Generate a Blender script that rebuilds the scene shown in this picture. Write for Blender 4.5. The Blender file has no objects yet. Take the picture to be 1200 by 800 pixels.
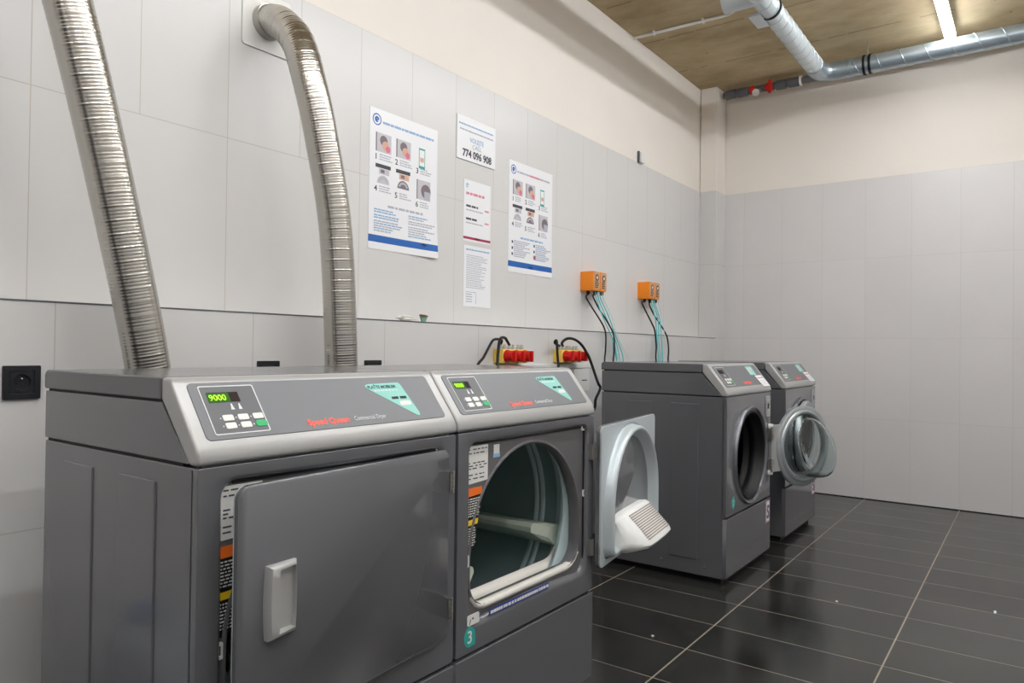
import bpy, bmesh, math, random
from mathutils import Matrix, Vector
random.seed(7)
SC = bpy.context.scene
COL = SC.collection
PI = math.pi

# ------------------------------------------------------------------ materials
def lin(c):
    c = c / 255.0
    return c / 12.92 if c <= 0.04045 else ((c + 0.055) / 1.055) ** 2.4

def rgb(*c):
    return tuple(lin(v) for v in c) + (1.0,)

def mat(name, c, rough=0.5, metal=0.0, spec=0.5, emit=None, estr=0.0, coat=0.0, bump=0.0, bscale=200.0, mottle=0.0, mscale=6.0):
    m = bpy.data.materials.new(name)
    m.use_nodes = True
    nt = m.node_tree
    b = nt.nodes['Principled BSDF']
    b.inputs['Base Color'].default_value = rgb(*c)
    b.inputs['Roughness'].default_value = rough
    b.inputs['Metallic'].default_value = metal
    b.inputs['Specular IOR Level'].default_value = spec
    b.inputs['Coat Weight'].default_value = coat
    b.inputs['Coat Roughness'].default_value = 0.11
    if emit:
        b.inputs['Emission Color'].default_value = rgb(*emit)
        b.inputs['Emission Strength'].default_value = estr
    tc = nt.nodes.new('ShaderNodeTexCoord')
    if mottle:
        n = nt.nodes.new('ShaderNodeTexNoise'); n.inputs['Scale'].default_value = mscale; n.inputs['Detail'].default_value = 6
        nt.links.new(tc.outputs['Object'], n.inputs['Vector'])
        mx = nt.nodes.new('ShaderNodeMix'); mx.data_type = 'RGBA'
        c0 = rgb(*[max(0, v * (1 - mottle)) for v in c]); c1 = rgb(*[min(255, v * (1 + mottle)) for v in c])
        mx.inputs[6].default_value = c0; mx.inputs[7].default_value = c1
        nt.links.new(n.outputs['Fac'], mx.inputs[0]); nt.links.new(mx.outputs[2], b.inputs['Base Color'])
    if bump:
        n = nt.nodes.new('ShaderNodeTexNoise'); n.inputs['Scale'].default_value = bscale; n.inputs['Detail'].default_value = 3
        nt.links.new(tc.outputs['Object'], n.inputs['Vector'])
        bp = nt.nodes.new('ShaderNodeBump'); bp.inputs['Strength'].default_value = bump; bp.inputs['Distance'].default_value = 0.002
        nt.links.new(n.outputs['Fac'], bp.inputs['Height']); nt.links.new(bp.outputs['Normal'], b.inputs['Normal'])
    return m

def math_node(nt, op, a, b=None, c=None):
    n = nt.nodes.new('ShaderNodeMath'); n.operation = op
    for i, v in enumerate((a, b, c)):
        if v is None: continue
        if isinstance(v, (int, float)): n.inputs[i].default_value = v
        else: nt.links.new(v, n.inputs[i])
    return n.outputs[0]

def joint_mask(nt, coord, off, w, g):
    f = math_node(nt, 'FRACT', math_node(nt, 'DIVIDE', math_node(nt, 'SUBTRACT', coord, off), w))
    d = math_node(nt, 'ABSOLUTE', math_node(nt, 'SUBTRACT', f, 0.5))
    return math_node(nt, 'GREATER_THAN', d, 0.5 - g / (2 * w))

def tile_mat(name, tile, joint, axis_u, u_off, u_w, z_off, z_w, g, rough, mottle=0.02, wide_below=None, axis_v='Z', jrough=0.8, detail=5, rvar=0.0, coat=0.0, mscale=2.5, spec=0.5, gu=None):
    """Tiles laid on world position; axis_u across, axis_v up; below wide_below the tiles are two units wide."""
    m = bpy.data.materials.new(name); m.use_nodes = True
    nt = m.node_tree; b = nt.nodes['Principled BSDF']
    geo = nt.nodes.new('ShaderNodeNewGeometry')
    sp = nt.nodes.new('ShaderNodeSeparateXYZ'); nt.links.new(geo.outputs['Position'], sp.inputs[0])
    u = sp.outputs[axis_u]; v = sp.outputs[axis_v]
    mu = joint_mask(nt, u, u_off, u_w, gu or g)
    if wide_below is not None:
        mw = joint_mask(nt, u, u_off, u_w * 2, g)
        low = math_node(nt, 'LESS_THAN', v, wide_below)
        mu = math_node(nt, 'ADD', math_node(nt, 'MULTIPLY', mw, low), math_node(nt, 'MULTIPLY', mu, math_node(nt, 'SUBTRACT', 1.0, low)))
    mv = joint_mask(nt, v, z_off, z_w, g)
    mk = math_node(nt, 'MAXIMUM', mu, mv)
    n = nt.nodes.new('ShaderNodeTexNoise'); n.inputs['Scale'].default_value = mscale; n.inputs['Detail'].default_value = detail
    n.inputs['Roughness'].default_value = 0.6
    nt.links.new(geo.outputs['Position'], n.inputs['Vector'])
    # per tile tone
    iu = math_node(nt, 'FLOOR', math_node(nt, 'DIVIDE', math_node(nt, 'SUBTRACT', u, u_off), u_w))
    iv = math_node(nt, 'FLOOR', math_node(nt, 'DIVIDE', math_node(nt, 'SUBTRACT', v, z_off), z_w))
    cx = nt.nodes.new('ShaderNodeCombineXYZ'); nt.links.new(iu, cx.inputs[0]); nt.links.new(iv, cx.inputs[1])
    wn = nt.nodes.new('ShaderNodeTexWhiteNoise'); nt.links.new(cx.outputs[0], wn.inputs['Vector'])
    fac = math_node(nt, 'ADD', math_node(nt, 'MULTIPLY', n.outputs['Fac'], 0.75), math_node(nt, 'MULTIPLY', wn.outputs['Value'], 0.25))
    r = nt.nodes.new('ShaderNodeValToRGB')
    r.color_ramp.elements[0].position = 0.25; r.color_ramp.elements[1].position = 0.75
    r.color_ramp.elements[0].color = rgb(*[x * (1 - mottle) for x in tile]); r.color_ramp.elements[1].color = rgb(*[min(255, x * (1 + mottle)) for x in tile])
    nt.links.new(fac, r.inputs[0])
    mx = nt.nodes.new('ShaderNodeMix'); mx.data_type = 'RGBA'
    nt.links.new(mk, mx.inputs[0]); nt.links.new(r.outputs[0], mx.inputs[6]); mx.inputs[7].default_value = rgb(*joint)
    nt.links.new(mx.outputs[2], b.inputs['Base Color'])
    rr = math_node(nt, 'ADD', rough, math_node(nt, 'ADD', math_node(nt, 'MULTIPLY', mk, jrough - rough), math_node(nt, 'MULTIPLY', math_node(nt, 'SUBTRACT', n.outputs['Fac'], 0.5), rvar)))
    nt.links.new(rr, b.inputs['Roughness'])
    bp = nt.nodes.new('ShaderNodeBump'); bp.inputs['Strength'].default_value = 0.4; bp.inputs['Distance'].default_value = 0.002
    nt.links.new(math_node(nt, 'SUBTRACT', 1.0, mk), bp.inputs['Height']); nt.links.new(bp.outputs['Normal'], b.inputs['Normal'])
    b.inputs['Coat Weight'].default_value = coat; b.inputs['Specular IOR Level'].default_value = spec
    return m

M = dict(
    cab=mat('charcoal_paint', (92, 93, 97), 0.24, 0.0, 0.5, coat=0.7),
    cabd=mat('charcoal_lid_paint', (98, 98, 101), 0.15, 0.0, 0.5),
    dark=mat('dark_gap', (16, 16, 17), 0.7),
    silver=mat('silver_plastic', (172, 172, 171), 0.33, 0.25, 0.5),
    overlay=mat('graphite_overlay', (104, 106, 110), 0.38),
    overlay2=mat('graphite_keypad_field', (82, 84, 88), 0.38),
    white=mat('white_plastic', (226, 226, 222), 0.45),
    line=mat('printed_white', (215, 218, 218), 0.5),
    green=mat('green_key', (0, 172, 96), 0.4),
    lcd=mat('display_window', (16, 34, 8), 0.5),
    lcdoff=mat('display_window_dark', (40, 26, 24), 0.6, spec=0.2),
    lcdon=mat('display_digits', (170, 235, 30), 0.5, emit=(180, 250, 20), estr=.75),
    lcdbg=mat('display_glow', (40, 96, 8), 0.6, spec=0.2, emit=(60, 130, 8), estr=0.12),
    red=mat('red_print', (240, 100, 84), 0.5),
    teal=mat('teal_sticker', (136, 200, 190), 0.45),
    tealdk=mat('teal_dark_print', (12, 70, 72), 0.5),
    tealnum=mat('teal_number_sticker', (44, 158, 150), 0.45),
    black=mat('black_rubber', (17, 17, 18), 0.5, spec=0.3),
    blackg=mat('black_gloss', (20, 22, 24), 0.18),
    bulk=mat('grey_bulkhead', (104, 102, 104), 0.38, 0.2),
    drum=mat('galvanised_drum', (124, 146, 146), 0.42, 0.3, mottle=0.06, mscale=9),
    drumrim=mat('pale_drum_rim', (180, 198, 200), 0.35, 0.2),
    baffle=mat('grey_green_baffle', (190, 200, 186), 0.35, 0.0),
    sill=mat('white_sill', (214, 211, 203), 0.4),
    liner=mat('silver_liner', (190, 199, 203), 0.34, 0.25, bump=0.12, bscale=500),
    grille=mat('white_grille', (226, 226, 224), 0.45),
    slot=mat('grille_slot', (150, 140, 132), 0.7),
    steel=mat('steel', (176, 174, 168), 0.3, 0.9),
    chrome=mat('chrome_ring', (200, 203, 206), 0.14, 0.95),
    ringgrey=mat('grey_door_ring', (172, 178, 180), 0.3, 0.5),
    wdrum=mat('stainless_washer_drum', (30, 31, 33), 0.3, 0.85),
    foil=mat('aluminium_foil_duct', (188, 185, 178), 0.24, 1.0),
    galv=mat('galvanised_pipe', (164, 176, 184), 0.34, 0.75, mottle=0.05, mscale=14),
    galvw=mat('galvanised_pipe_pale', (205, 214, 218), 0.36, 0.45),
    paper=mat('poster_paper', (236, 237, 240), 0.35),
    blue=mat('print_blue', (20, 96, 176), 0.45),
    blue2=mat('print_light_blue', (138, 176, 210), 0.5),
    ink=mat('print_grey', (178, 180, 192), 0.6),
    inkd=mat('print_dark', (64, 66, 74), 0.6),
    inkp=mat('print_pink', (214, 130, 150), 0.6),
    crimson=mat('print_crimson', (158, 22, 74), 0.5),
    photo=mat('print_photo_grey', (196, 194, 200), 0.5),
    photod=mat('print_photo_dark', (118, 106, 114), 0.5),
    skin=mat('print_photo_tan', (214, 170, 146), 0.5),
    pinkp=mat('print_photo_pink', (220, 110, 140), 0.5),
    orange=mat('orange_plastic', (244, 140, 20), 0.4),
    olabel=mat('pump_label', (206, 160, 118), 0.45),
    brown=mat('dark_brown_print', (70, 40, 30), 0.5),
    yellow=mat('yellow_plastic', (242, 204, 92), 0.4),
    redp=mat('red_plastic', (196, 22, 14), 0.28),
    gland=mat('grey_gland', (166, 170, 168), 0.5),
    tube=mat('teal_tube', (92, 190, 194), 0.25),
    tubep=mat('pale_tube', (188, 206, 206), 0.25),
    anth=mat('anthracite_socket', (24, 27, 32), 0.4),
    insul=mat('grey_pipe_sleeve', (88, 90, 94), 0.6),
    pvc=mat('white_pvc', (222, 222, 220), 0.4),
    cream=mat('cream_paint', (234, 228, 220), 0.8, mottle=0.015, mscale=3),
    lamp=mat('lamp_diffuser', (255, 255, 255), 0.5, emit=(250, 252, 255), estr=53.0),
    lampbody=mat('lamp_body', (236, 236, 236), 0.5),
    orangelab=mat('warning_orange', (236, 112, 30), 0.5),
    yellowlab=mat('warning_yellow', (236, 200, 30), 0.5),
    labelw=mat('white_label', (218, 218, 214), 0.45),
    labelb=mat('blue_label', (44, 62, 140), 0.45),
    can=mat('translucent_canister', (226, 234, 242), 0.35),
    cap=mat('blue_cap', (20, 110, 180), 0.4),
    gscrap=mat('green_scrap', (110, 160, 130), 0.5),
    scrap=mat('clear_film', (220, 220, 212), 0.3),
)
def glass(name, c, rough=0.02):
    m = bpy.data.materials.new(name); m.use_nodes = True
    b = m.node_tree.nodes['Principled BSDF']
    b.inputs['Base Color'].default_value = rgb(*c); b.inputs['Roughness'].default_value = rough
    b.inputs['Transmission Weight'].default_value = 1.0; b.inputs['IOR'].default_value = 1.45
    return m
b = M['can'].node_tree.nodes['Principled BSDF']; b.inputs['Transmission Weight'].default_value = .55; b.inputs['Roughness'].default_value = .5; b.inputs['IOR'].default_value = 1.2
M['glass'] = glass('clear_glass', (232, 240, 240))

M['tile_left'] = tile_mat('left_wall_tiles', (212, 211, 210), (193, 186, 178), 'X', 0.138, 0.30, 0.0, 0.6, 0.0028, 0.30, 0.012, wide_below=1.8)
M['tile_ledge'] = tile_mat('ledge_wall_tiles', (209, 208, 207), (186, 182, 176), 'X', 0.155, 0.60, 0.0, 0.6, 0.003, 0.32, 0.012)
M['tile_right'] = tile_mat('right_wall_tiles', (215, 213, 213), (205, 202, 201), 'Y', 0.19, 0.305, 0.0, 0.6, 0.003, 0.30, 0.014)
M['floor'] = tile_mat('slate_floor_tiles', (37, 37, 35), (140, 131, 114), 'X', 2.125, 0.287, -0.127, 0.60, 0.0058, 0.19, 0.5, axis_v='Y', rvar=0.16, detail=9, mscale=3.2, spec=0.7, gu=0.0036, jrough=0.4)

def concrete():
    m = bpy.data.materials.new('board_marked_concrete'); m.use_nodes = True
    nt = m.node_tree; b = nt.nodes['Principled BSDF']; b.inputs['Roughness'].default_value = 0.85
    geo = nt.nodes.new('ShaderNodeNewGeometry')
    mp = nt.nodes.new('ShaderNodeMapping'); mp.inputs['Scale'].default_value = (1.6, 0.8, 1)
    nt.links.new(geo.outputs['Position'], mp.inputs[0])
    n = nt.nodes.new('ShaderNodeTexNoise'); n.inputs['Scale'].default_value = 2.2; n.inputs['Detail'].default_value = 9; n.inputs['Roughness'].default_value = 0.65
    nt.links.new(mp.outputs[0], n.inputs['Vector'])
    r = nt.nodes.new('ShaderNodeValToRGB'); e = r.color_ramp.elements
    e[0].position = 0.3; e[0].color = rgb(158, 139, 105); e[1].position = 0.72; e[1].color = rgb(206, 188, 153)
    nt.links.new(n.outputs['Fac'], r.inputs[0])
    sp = nt.nodes.new('ShaderNodeSeparateXYZ'); nt.links.new(geo.outputs['Position'], sp.inputs[0])
    n2 = nt.nodes.new('ShaderNodeTexNoise'); n2.inputs['Scale'].default_value = 7.0; n2.inputs['Detail'].default_value = 4
    nt.links.new(geo.outputs['Position'], n2.inputs['Vector'])
    xs = math_node(nt, 'ADD', sp.outputs['X'], math_node(nt, 'MULTIPLY', math_node(nt, 'SUBTRACT', n2.outputs['Fac'], 0.5), 0.03))
    mk = joint_mask(nt, xs, 3.96, 0.62, 0.012)
    brk = math_node(nt, 'GREATER_THAN', n2.outputs['Fac'], 0.47)
    mk = math_node(nt, 'MULTIPLY', math_node(nt, 'MULTIPLY', mk, brk), 0.55)
    vo = nt.nodes.new('ShaderNodeTexVoronoi'); vo.inputs['Scale'].default_value = 4.0
    nt.links.new(geo.outputs['Position'], vo.inputs['Vector'])
    hole = math_node(nt, 'MULTIPLY', math_node(nt, 'LESS_THAN', vo.outputs['Distance'], 0.045), 0.7)
    mk = math_node(nt, 'MAXIMUM', mk, hole)
    mx = nt.nodes.new('ShaderNodeMix'); mx.data_type = 'RGBA'
    nt.links.new(mk, mx.inputs[0]); nt.links.new(r.outputs[0], mx.inputs[6]); mx.inputs[7].default_value = rgb(70, 58, 42)
    nt.links.new(mx.outputs[2], b.inputs['Base Color'])
    bp = nt.nodes.new('ShaderNodeBump'); bp.inputs['Strength'].default_value = 0.35; bp.inputs['Distance'].default_value = 0.01
    nt.links.new(n.outputs['Fac'], bp.inputs['Height']); nt.links.new(bp.outputs['Normal'], b.inputs['Normal'])
    return m
M['concrete'] = concrete()

# ------------------------------------------------------------------ mesh helpers
def frame(o, u, v):
    o = Vector(o); u = Vector(u).normalized(); v = Vector(v).normalized(); w = u.cross(v)
    return Matrix(((u.x, v.x, w.x, o.x), (u.y, v.y, w.y, o.y), (u.z, v.z, w.z, o.z), (0, 0, 0, 1)))
def FRONT(y=0.0, x=0.0, z=0.0):           # u = +x, v = +z, w = -y (towards the room)
    return frame((x, y, z), (1, 0, 0), (0, 0, 1))
SIDE = frame((0, 0, 0), (0, 1, 0), (0, 0, 1))   # u = y, v = z, w = x

class MB:
    def __init__(s): s.v = []; s.f = []; s.m = []
    def pt(s, p): s.v.append(tuple(p)); return len(s.v) - 1
    def face(s, idx, mi=0): s.f.append(tuple(idx)); s.m.append(mi)
    def poly(s, pts, mi=0): s.face([s.pt(p) for p in pts], mi)
    def prism(s, pts, w0, w1, T=Matrix(), mi=0):
        n = len(pts)
        a = [s.pt(T @ Vector((p[0], p[1], w0))) for p in pts]; b = [s.pt(T @ Vector((p[0], p[1], w1))) for p in pts]
        s.face(a[::-1], mi); s.face(b, mi)
        for i in range(n): j = (i + 1) % n; s.face((a[i], a[j], b[j], b[i]), mi)
        return s
    def box(s, x0, x1, y0, y1, z0, z1, mi=0, T=Matrix()):
        return s.prism([(x0, y0), (x1, y0), (x1, y1), (x0, y1)], z0, z1, T, mi)
    def loft(s, loops, mi=0, caps=(True, True), closed=True):
        ids = [[s.pt(p) for p in L] for L in loops]
        n = len(loops[0])
        for a, b in zip(ids, ids[1:]):
            for i in range(n if closed else n - 1):
                j = (i + 1) % n; s.face((a[i], a[j], b[j], b[i]), mi)
        if caps[0]: s.face(ids[0][::-1], mi)
        if caps[1]: s.face(ids[-1], mi)
        return s
    def tube(s, path, r, n=10, mi=0, caps=True):
        P = [Vector(p) for p in path]; rr = r if isinstance(r, (list, tuple)) else [r] * len(P)
        t0 = (P[1] - P[0]).normalized(); ref = Vector((0, 0, 1)) if abs(t0.z) < 0.9 else Vector((1, 0, 0))
        nrm = (ref - t0 * ref.dot(t0)).normalized(); loops = []
        for i, p in enumerate(P):
            t = (P[min(i + 1, len(P) - 1)] - P[max(i - 1, 0)]).normalized()
            nrm = (nrm - t * nrm.dot(t)).normalized(); bn = t.cross(nrm)
            loops.append([p + (nrm * math.cos(2 * PI * k / n) + bn * math.sin(2 * PI * k / n)) * rr[i] for k in range(n)])
        return s.loft(loops, mi, (caps, caps))
    def lathe(s, prof, T, n=48, mi=0, caps=(False, False)):   # prof: (radius, w) about the w axis of T
        loops = [[T @ Vector((r * math.cos(2 * PI * k / n), r * math.sin(2 * PI * k / n), w)) for k in range(n)] for r, w in prof]
        return s.loft(loops, mi, caps)
    def ring(s, outer, inner, w0, w1, T=Matrix(), mi=0):
        n = len(outer)
        L = [[s.pt(T @ Vector((p[0], p[1], w))) for p in pts] for pts, w in ((outer, w0), (outer, w1), (inner, w1), (inner, w0))]
        for a, b in ((0, 1), (1, 2), (2, 3), (3, 0)):
            for i in range(n): j = (i + 1) % n; s.face((L[a][i], L[a][j], L[b][j], L[b][i]), mi)
        return s
    def text(s, body, size, T, mi=0, depth=0.0006, align='LEFT', sx=1.0, bold=0.0):
        c = bpy.data.curves.new('t', 'FONT'); c.body = body; c.size = size; c.extrude = depth / 2; c.align_x = align; c.resolution_u = 3
        c.offset = bold
        o = bpy.data.objects.new('t', c); COL.objects.link(o)
        bpy.context.view_layer.update()
        me = bpy.data.meshes.new_from_object(o.evaluated_get(bpy.context.evaluated_depsgraph_get()))
        k = len(s.v)
        for v in me.vertices: s.v.append(tuple(T @ Vector((v.co.x * sx, v.co.y, v.co.z + depth / 2))))
        for p in me.polygons: s.f.append(tuple(i + k for i in p.vertices)); s.m.append(mi)
        bpy.data.objects.remove(o); bpy.data.curves.remove(c); bpy.data.meshes.remove(me)
        return s
    def build(s, name, mats, parent=None, bevel=0.0, seg=2, angle=35, loc=None, rotz=0.0, subsurf=0, label=None):
        me = bpy.data.meshes.new(name)
        me.from_pydata(s.v, [], s.f)
        if not isinstance(mats, (list, tuple)): mats = [mats]
        for m in mats: me.materials.append(m)
        me.polygons.foreach_set('material_index', s.m)
        bm = bmesh.new(); bm.from_mesh(me)
        bmesh.ops.remove_doubles(bm, verts=bm.verts, dist=1e-6)
        bmesh.ops.recalc_face_normals(bm, faces=bm.faces)
        bm.to_mesh(me); bm.free()
        me.shade_smooth(); me.set_sharp_from_angle(angle=math.radians(angle)); me.update()
        o = bpy.data.objects.new(name, me); COL.objects.link(o)
        if parent: o.parent = parent
        if loc: o.location = loc
        o.rotation_euler.z = rotz
        if bevel:
            b = o.modifiers.new('bevel', 'BEVEL'); b.width = bevel; b.segments = seg; b.limit_method = 'ANGLE'; b.angle_limit = math.radians(40); b.harden_normals = True
        if subsurf:
            sb = o.modifiers.new('sub', 'SUBSURF'); sb.levels = subsurf; sb.render_levels = subsurf
        if label: o['label'] = label
        return o

def rrect(x0, x1, y0, y1, r, n=6):
    out = []
    for cx, cy, a0 in ((x1 - r, y0 + r, -90), (x1 - r, y1 - r, 0), (x0 + r, y1 - r, 90), (x0 + r, y0 + r, 180)):
        for i in range(n + 1):
            a = math.radians(a0 + 90 * i / n); out.append((cx + r * math.cos(a), cy + r * math.sin(a)))
    return out
def arch(cx, hw, ztop, zbot, rb, d=0.0, n=24, nb=6):
    """D-shaped outline: half-round top, straight flanks, rounded bottom corners; d insets it."""
    hw -= d; ztop -= d; zbot += d; rb = max(rb - d, 0.006); zc = ztop - hw; out = []
    for i in range(nb + 1):
        a = math.radians(-90 + 90 * i / nb); out.append((cx + hw - rb + rb * math.cos(a), zbot + rb + rb * math.sin(a)))
    for i in range(n + 1):
        a = PI * i / n; out.append((cx + hw * math.cos(a), zc + hw * math.sin(a)))
    for i in range(nb + 1):
        a = math.radians(180 + 90 * i / nb); out.append((cx - hw + rb + rb * math.cos(a), zbot + rb + rb * math.sin(a)))
    return out
def soft(pts, r, n=5):
    out = []
    for i, p in enumerate(pts):
        a, b = Vector(pts[i - 1]), Vector(pts[(i + 1) % len(pts)]); p = Vector(p)
        u, v = (a - p).normalized(), (b - p).normalized(); ang = u.angle(v); d = min(r / math.tan(ang / 2), .45 * min((a - p).length, (b - p).length))
        q0, q1 = p + u * d, p + v * d
        for k in range(n + 1):
            t = k / n; out.append(tuple(q0 * (1 - t) ** 2 + p * 2 * t * (1 - t) + q1 * t * t))
    return out
def circle(cx, cy, r, n=64):
    return [(cx + r * math.cos(2 * PI * i / n), cy + r * math.sin(2 * PI * i / n)) for i in range(n)]
def cast(poly, c, angs):
    out = []
    for a in angs:
        dx, dy = math.cos(a), math.sin(a); best = None
        for i in range(len(poly)):
            (x0, y0), (x1, y1) = poly[i], poly[(i + 1) % len(poly)]
            ex, ey = x1 - x0, y1 - y0; den = dx * ey - dy * ex
            if abs(den) < 1e-12: continue
            t = ((x0 - c[0]) * ey - (y0 - c[1]) * ex) / den; q = ((x0 - c[0]) * dy - (y0 - c[1]) * dx) / den
            if t > 0 and -1e-6 <= q <= 1 + 1e-6 and (best is None or t > best): best = t
        out.append((c[0] + best * dx, c[1] + best * dy))
    return out
def match(outer, inner, c, n=72):
    angs = sorted(set([round(2 * PI * i / n, 5) for i in range(n)] + [round(math.atan2(p[1] - c[1], p[0] - c[0]) % (2 * PI), 5) for p in outer + inner]))
    return cast(outer, c, angs), cast(inner, c, angs)
def spline(pts, n=12):
    P = [Vector(p) for p in pts]; P = [P[0] * 2 - P[1]] + P + [P[-1] * 2 - P[-2]]; out = []
    for i in range(1, len(P) - 2):
        for k in range(n):
            t = k / n
            out.append(0.5 * ((2 * P[i]) + (P[i + 1] - P[i - 1]) * t + (2 * P[i - 1] - 5 * P[i] + 4 * P[i + 1] - P[i + 2]) * t * t + (3 * P[i] - P[i - 1] - 3 * P[i + 1] + P[i + 2]) * t ** 3))
    out.append(P[-2]); return out
def resample(path, step):
    out = [path[0]]; acc = 0.0
    for a, b in zip(path, path[1:]):
        L = (b - a).length; d = step - acc
        while d <= L: out.append(a + (b - a) * (d / L)); d += step
        acc = (acc + L) % step
    return out

def thing(name, label, cat, loc=(0, 0, 0), group=None, rotz=0.0):
    o = bpy.data.objects.new(name, None); o.empty_display_size = 0.05; COL.objects.link(o); o.location = loc; o.rotation_euler.z = rotz
    return tag(o, label, cat, group)
def tag(o, label, cat, group=None):
    o['label'] = label; o['category'] = cat
    if group: o['group'] = group
    return o
def struct(o): o['kind'] = 'structure'; return o
def copy_tree(o, parent=None):
    c = o.copy(); COL.objects.link(c)
    if parent: c.parent = parent
    for ch in list(o.children): copy_tree(ch, c)
    return c

# ------------------------------------------------------------------ camera
CX = Vector((-0.677, -1.1543, 1.0858)); FOC = 843.3
CR = Vector((0.58845162, -0.80842757, 0.01302109)); CU = Vector((-0.01617254, 0.00433249, 0.99985983)); CF = Vector((0.80837067, 0.58857972, 0.01052486))
cd = bpy.data.cameras.new('camera'); cd.sensor_width = 36.0; cd.lens = 36.0 * FOC / 1200.0; cd.clip_start = 0.02
cam = bpy.data.objects.new('camera', cd); COL.objects.link(cam)
cam.matrix_world = Matrix(((CR.x, CU.x, -CF.x, CX.x), (CR.y, CU.y, -CF.y, CX.y), (CR.z, CU.z, -CF.z, CX.z), (0, 0, 0, 1)))
SC.camera = cam
def at(px, py, y):                       # photograph measurement -> point on the vertical plane at depth y
    d = CF + CR * ((px - 600) / FOC) + CU * ((400 - py) / FOC)
    return CX + d * ((y - CX.y) / d.y)

# ------------------------------------------------------------------ the room
X0, XR, YF, YW, YL, ZC = -3.2, 5.2445, -2.25, 1.099, 0.957, 3.255
XP, ZL, ZT = 5.03, 1.197, 2.4
struct(MB().box(X0, XR + .15, YF, YW + .15, -.12, 0).build('floor', M['floor']))
struct(MB().box(X0, XR + .15, YF, YW + .15, ZC, ZC + .15).build('ceiling', M['concrete']))
m = MB()
m.box(X0, XR, YW, YW + .15, 0, ZT, 0); m.box(X0, XR, YW + .006, YW + .15, ZT, ZC, 1)          # recessed upper wall
struct(m.build('wall_left', [M['tile_left'], M['cream']]))
struct(MB().box(X0, XP, YL, YW, 0, ZL).build('wall_left_ledge', M['tile_ledge']))
m = MB(); m.box(XP, XR, YL, YW, 0, ZT, 0); m.box(XP + .004, XR, YL + .004, YW, ZT, ZC, 1)
struct(m.build('wall_corner_pillar', [M['tile_ledge'], M['cream']], bevel=0.004))
m = MB(); m.box(XR, XR + .15, YF, YW, 0, ZT, 0); m.box(XR + .006, XR + .15, YF, YW, ZT, ZC, 1)
struct(m.build('wall_right', [M['tile_right'], M['cream']]))
m = MB(); m.box(X0 - .15, X0, YF, YW, 0, ZT, 0); m.box(X0 - .15, X0 - .006, YF, YW, ZT, ZC, 1)
struct(m.build('wall_rear', [M['tile_right'], M['cream']]))
m = MB(); m.box(X0, XR, YF - .15, YF, 0, ZT, 0); m.box(X0, XR, YF - .15, YF - .006, ZT, ZC, 1)
struct(m.build('wall_front', [M['tile_left'], M['cream']]))
m = MB(); m.box(X0 - .01, X0 + .012, -.85, .15, 0, 2.55, 0); m.box(X0 - .01, X0 + .03, -.92, -.85, 0, 2.62, 1); m.box(X0 - .01, X0 + .03, .15, .22, 0, 2.62, 1); m.box(X0 - .01, X0 + .03, -.85, .15, 2.55, 2.62, 1)
struct(m.build('added_dark_door', [M['anth'], M['insul']]))  # unseen dark door, added so the foil ducts mirror a dark streak
struct(MB().box(X0, XP, YL - .0015, YL, ZL - .004, ZL + .0005).build('trim_2', M['insul']))
struct(MB().box(XR - .002, XR, YF, YL, 0, .006).build('trim_1', M['dark']))

# ------------------------------------------------------------------ machines
W = 0.683
SV = Vector((0, .088, .114)).normalized()
def SL(x=0.0, v=0.0, w=0.0):             # frame on the slanted console face
    T = frame((0, .004, .91), (1, 0, 0), SV); return T @ Matrix.Translation((x, v, w))

def console_profile():
    P = [(.0, .877), (-.002, .886), (-.001, .897), (.004, .908)]
    P += [(.004 + .088 * t, .910 + .114 * t) for t in (.06, .5, .93)]
    P += [(.092, 1.0235), (.1, 1.026), (.121, 1.027), (.121, .987), (.026, .877)]
    return P

def upper_body(root, depth):
    # lower cabinet: open-fronted shell with two raised vertical panels on each side
    m = MB(); g = .004
    ys, ye, z0, z1 = .014, depth, .03, .873
    m.box(g, g + .012, ys, ye, z0, z1); m.box(W - g - .012, W - g, ys, ye, z0, z1)
    m.box(g + .012, W - g - .012, ye - .012, ye, z0, z1); m.box(g + .012, W - g - .012, ys, ye - .012, z0, z0 + .012); m.box(g + .012, W - g - .012, ys, ye - .012, z1 - .012, z1)
    for a, b in ((.137, .276), (.381, .511)):
        for xx0, xx1 in ((g - .0035, g + .004), (W - g - .004, W - g + .0035)):
            m.prism([(a, .10), (b, .10), (b, .838), (a, .838)], xx0, xx1, SIDE)
    m.build('cabinet', M['cab'], root, bevel=.003)
    # dark plinth
    m = MB().box(.03, W - .03, .03, depth - .03, .0, .03); m.build('plinth', M['black'], root)
    for x in (.05, W - .05):
        for y in (.05, depth - .06):
            MB().lathe([(.0, 0), (.02, 0), (.02, .012), (.011, .014), (.011, .034), (0, .034)], Matrix.Translation((x, y, 0)), 16).build('leg', M['black'], root)
    # upper housing behind the console, cut on the slant
    MB().prism([(depth, .879), (depth, .982), (.124, .982), (.029, .879)], .003, W - .003, SIDE).build('upper_housing', M['cab'], root, bevel=.002)
    MB().prism([(depth + .004, .986), (depth + .004, 1.018), (depth - .006, 1.027), (.1235, 1.027), (.1235, .986)], .001, W - .001, SIDE).build('top_lid', M['cabd'], root, bevel=.004)
    MB().prism([(depth - .01, .868), (depth - .01, 1.0), (.13, 1.0), (.045, .868)], .006, W - .006, SIDE).build('seam_backing', M['dark'], root)
    con = MB().prism(console_profile(), .0008, W - .0008, SIDE).build('console', M['silver'], root, bevel=.007, seg=3, angle=50)
    return con

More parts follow.
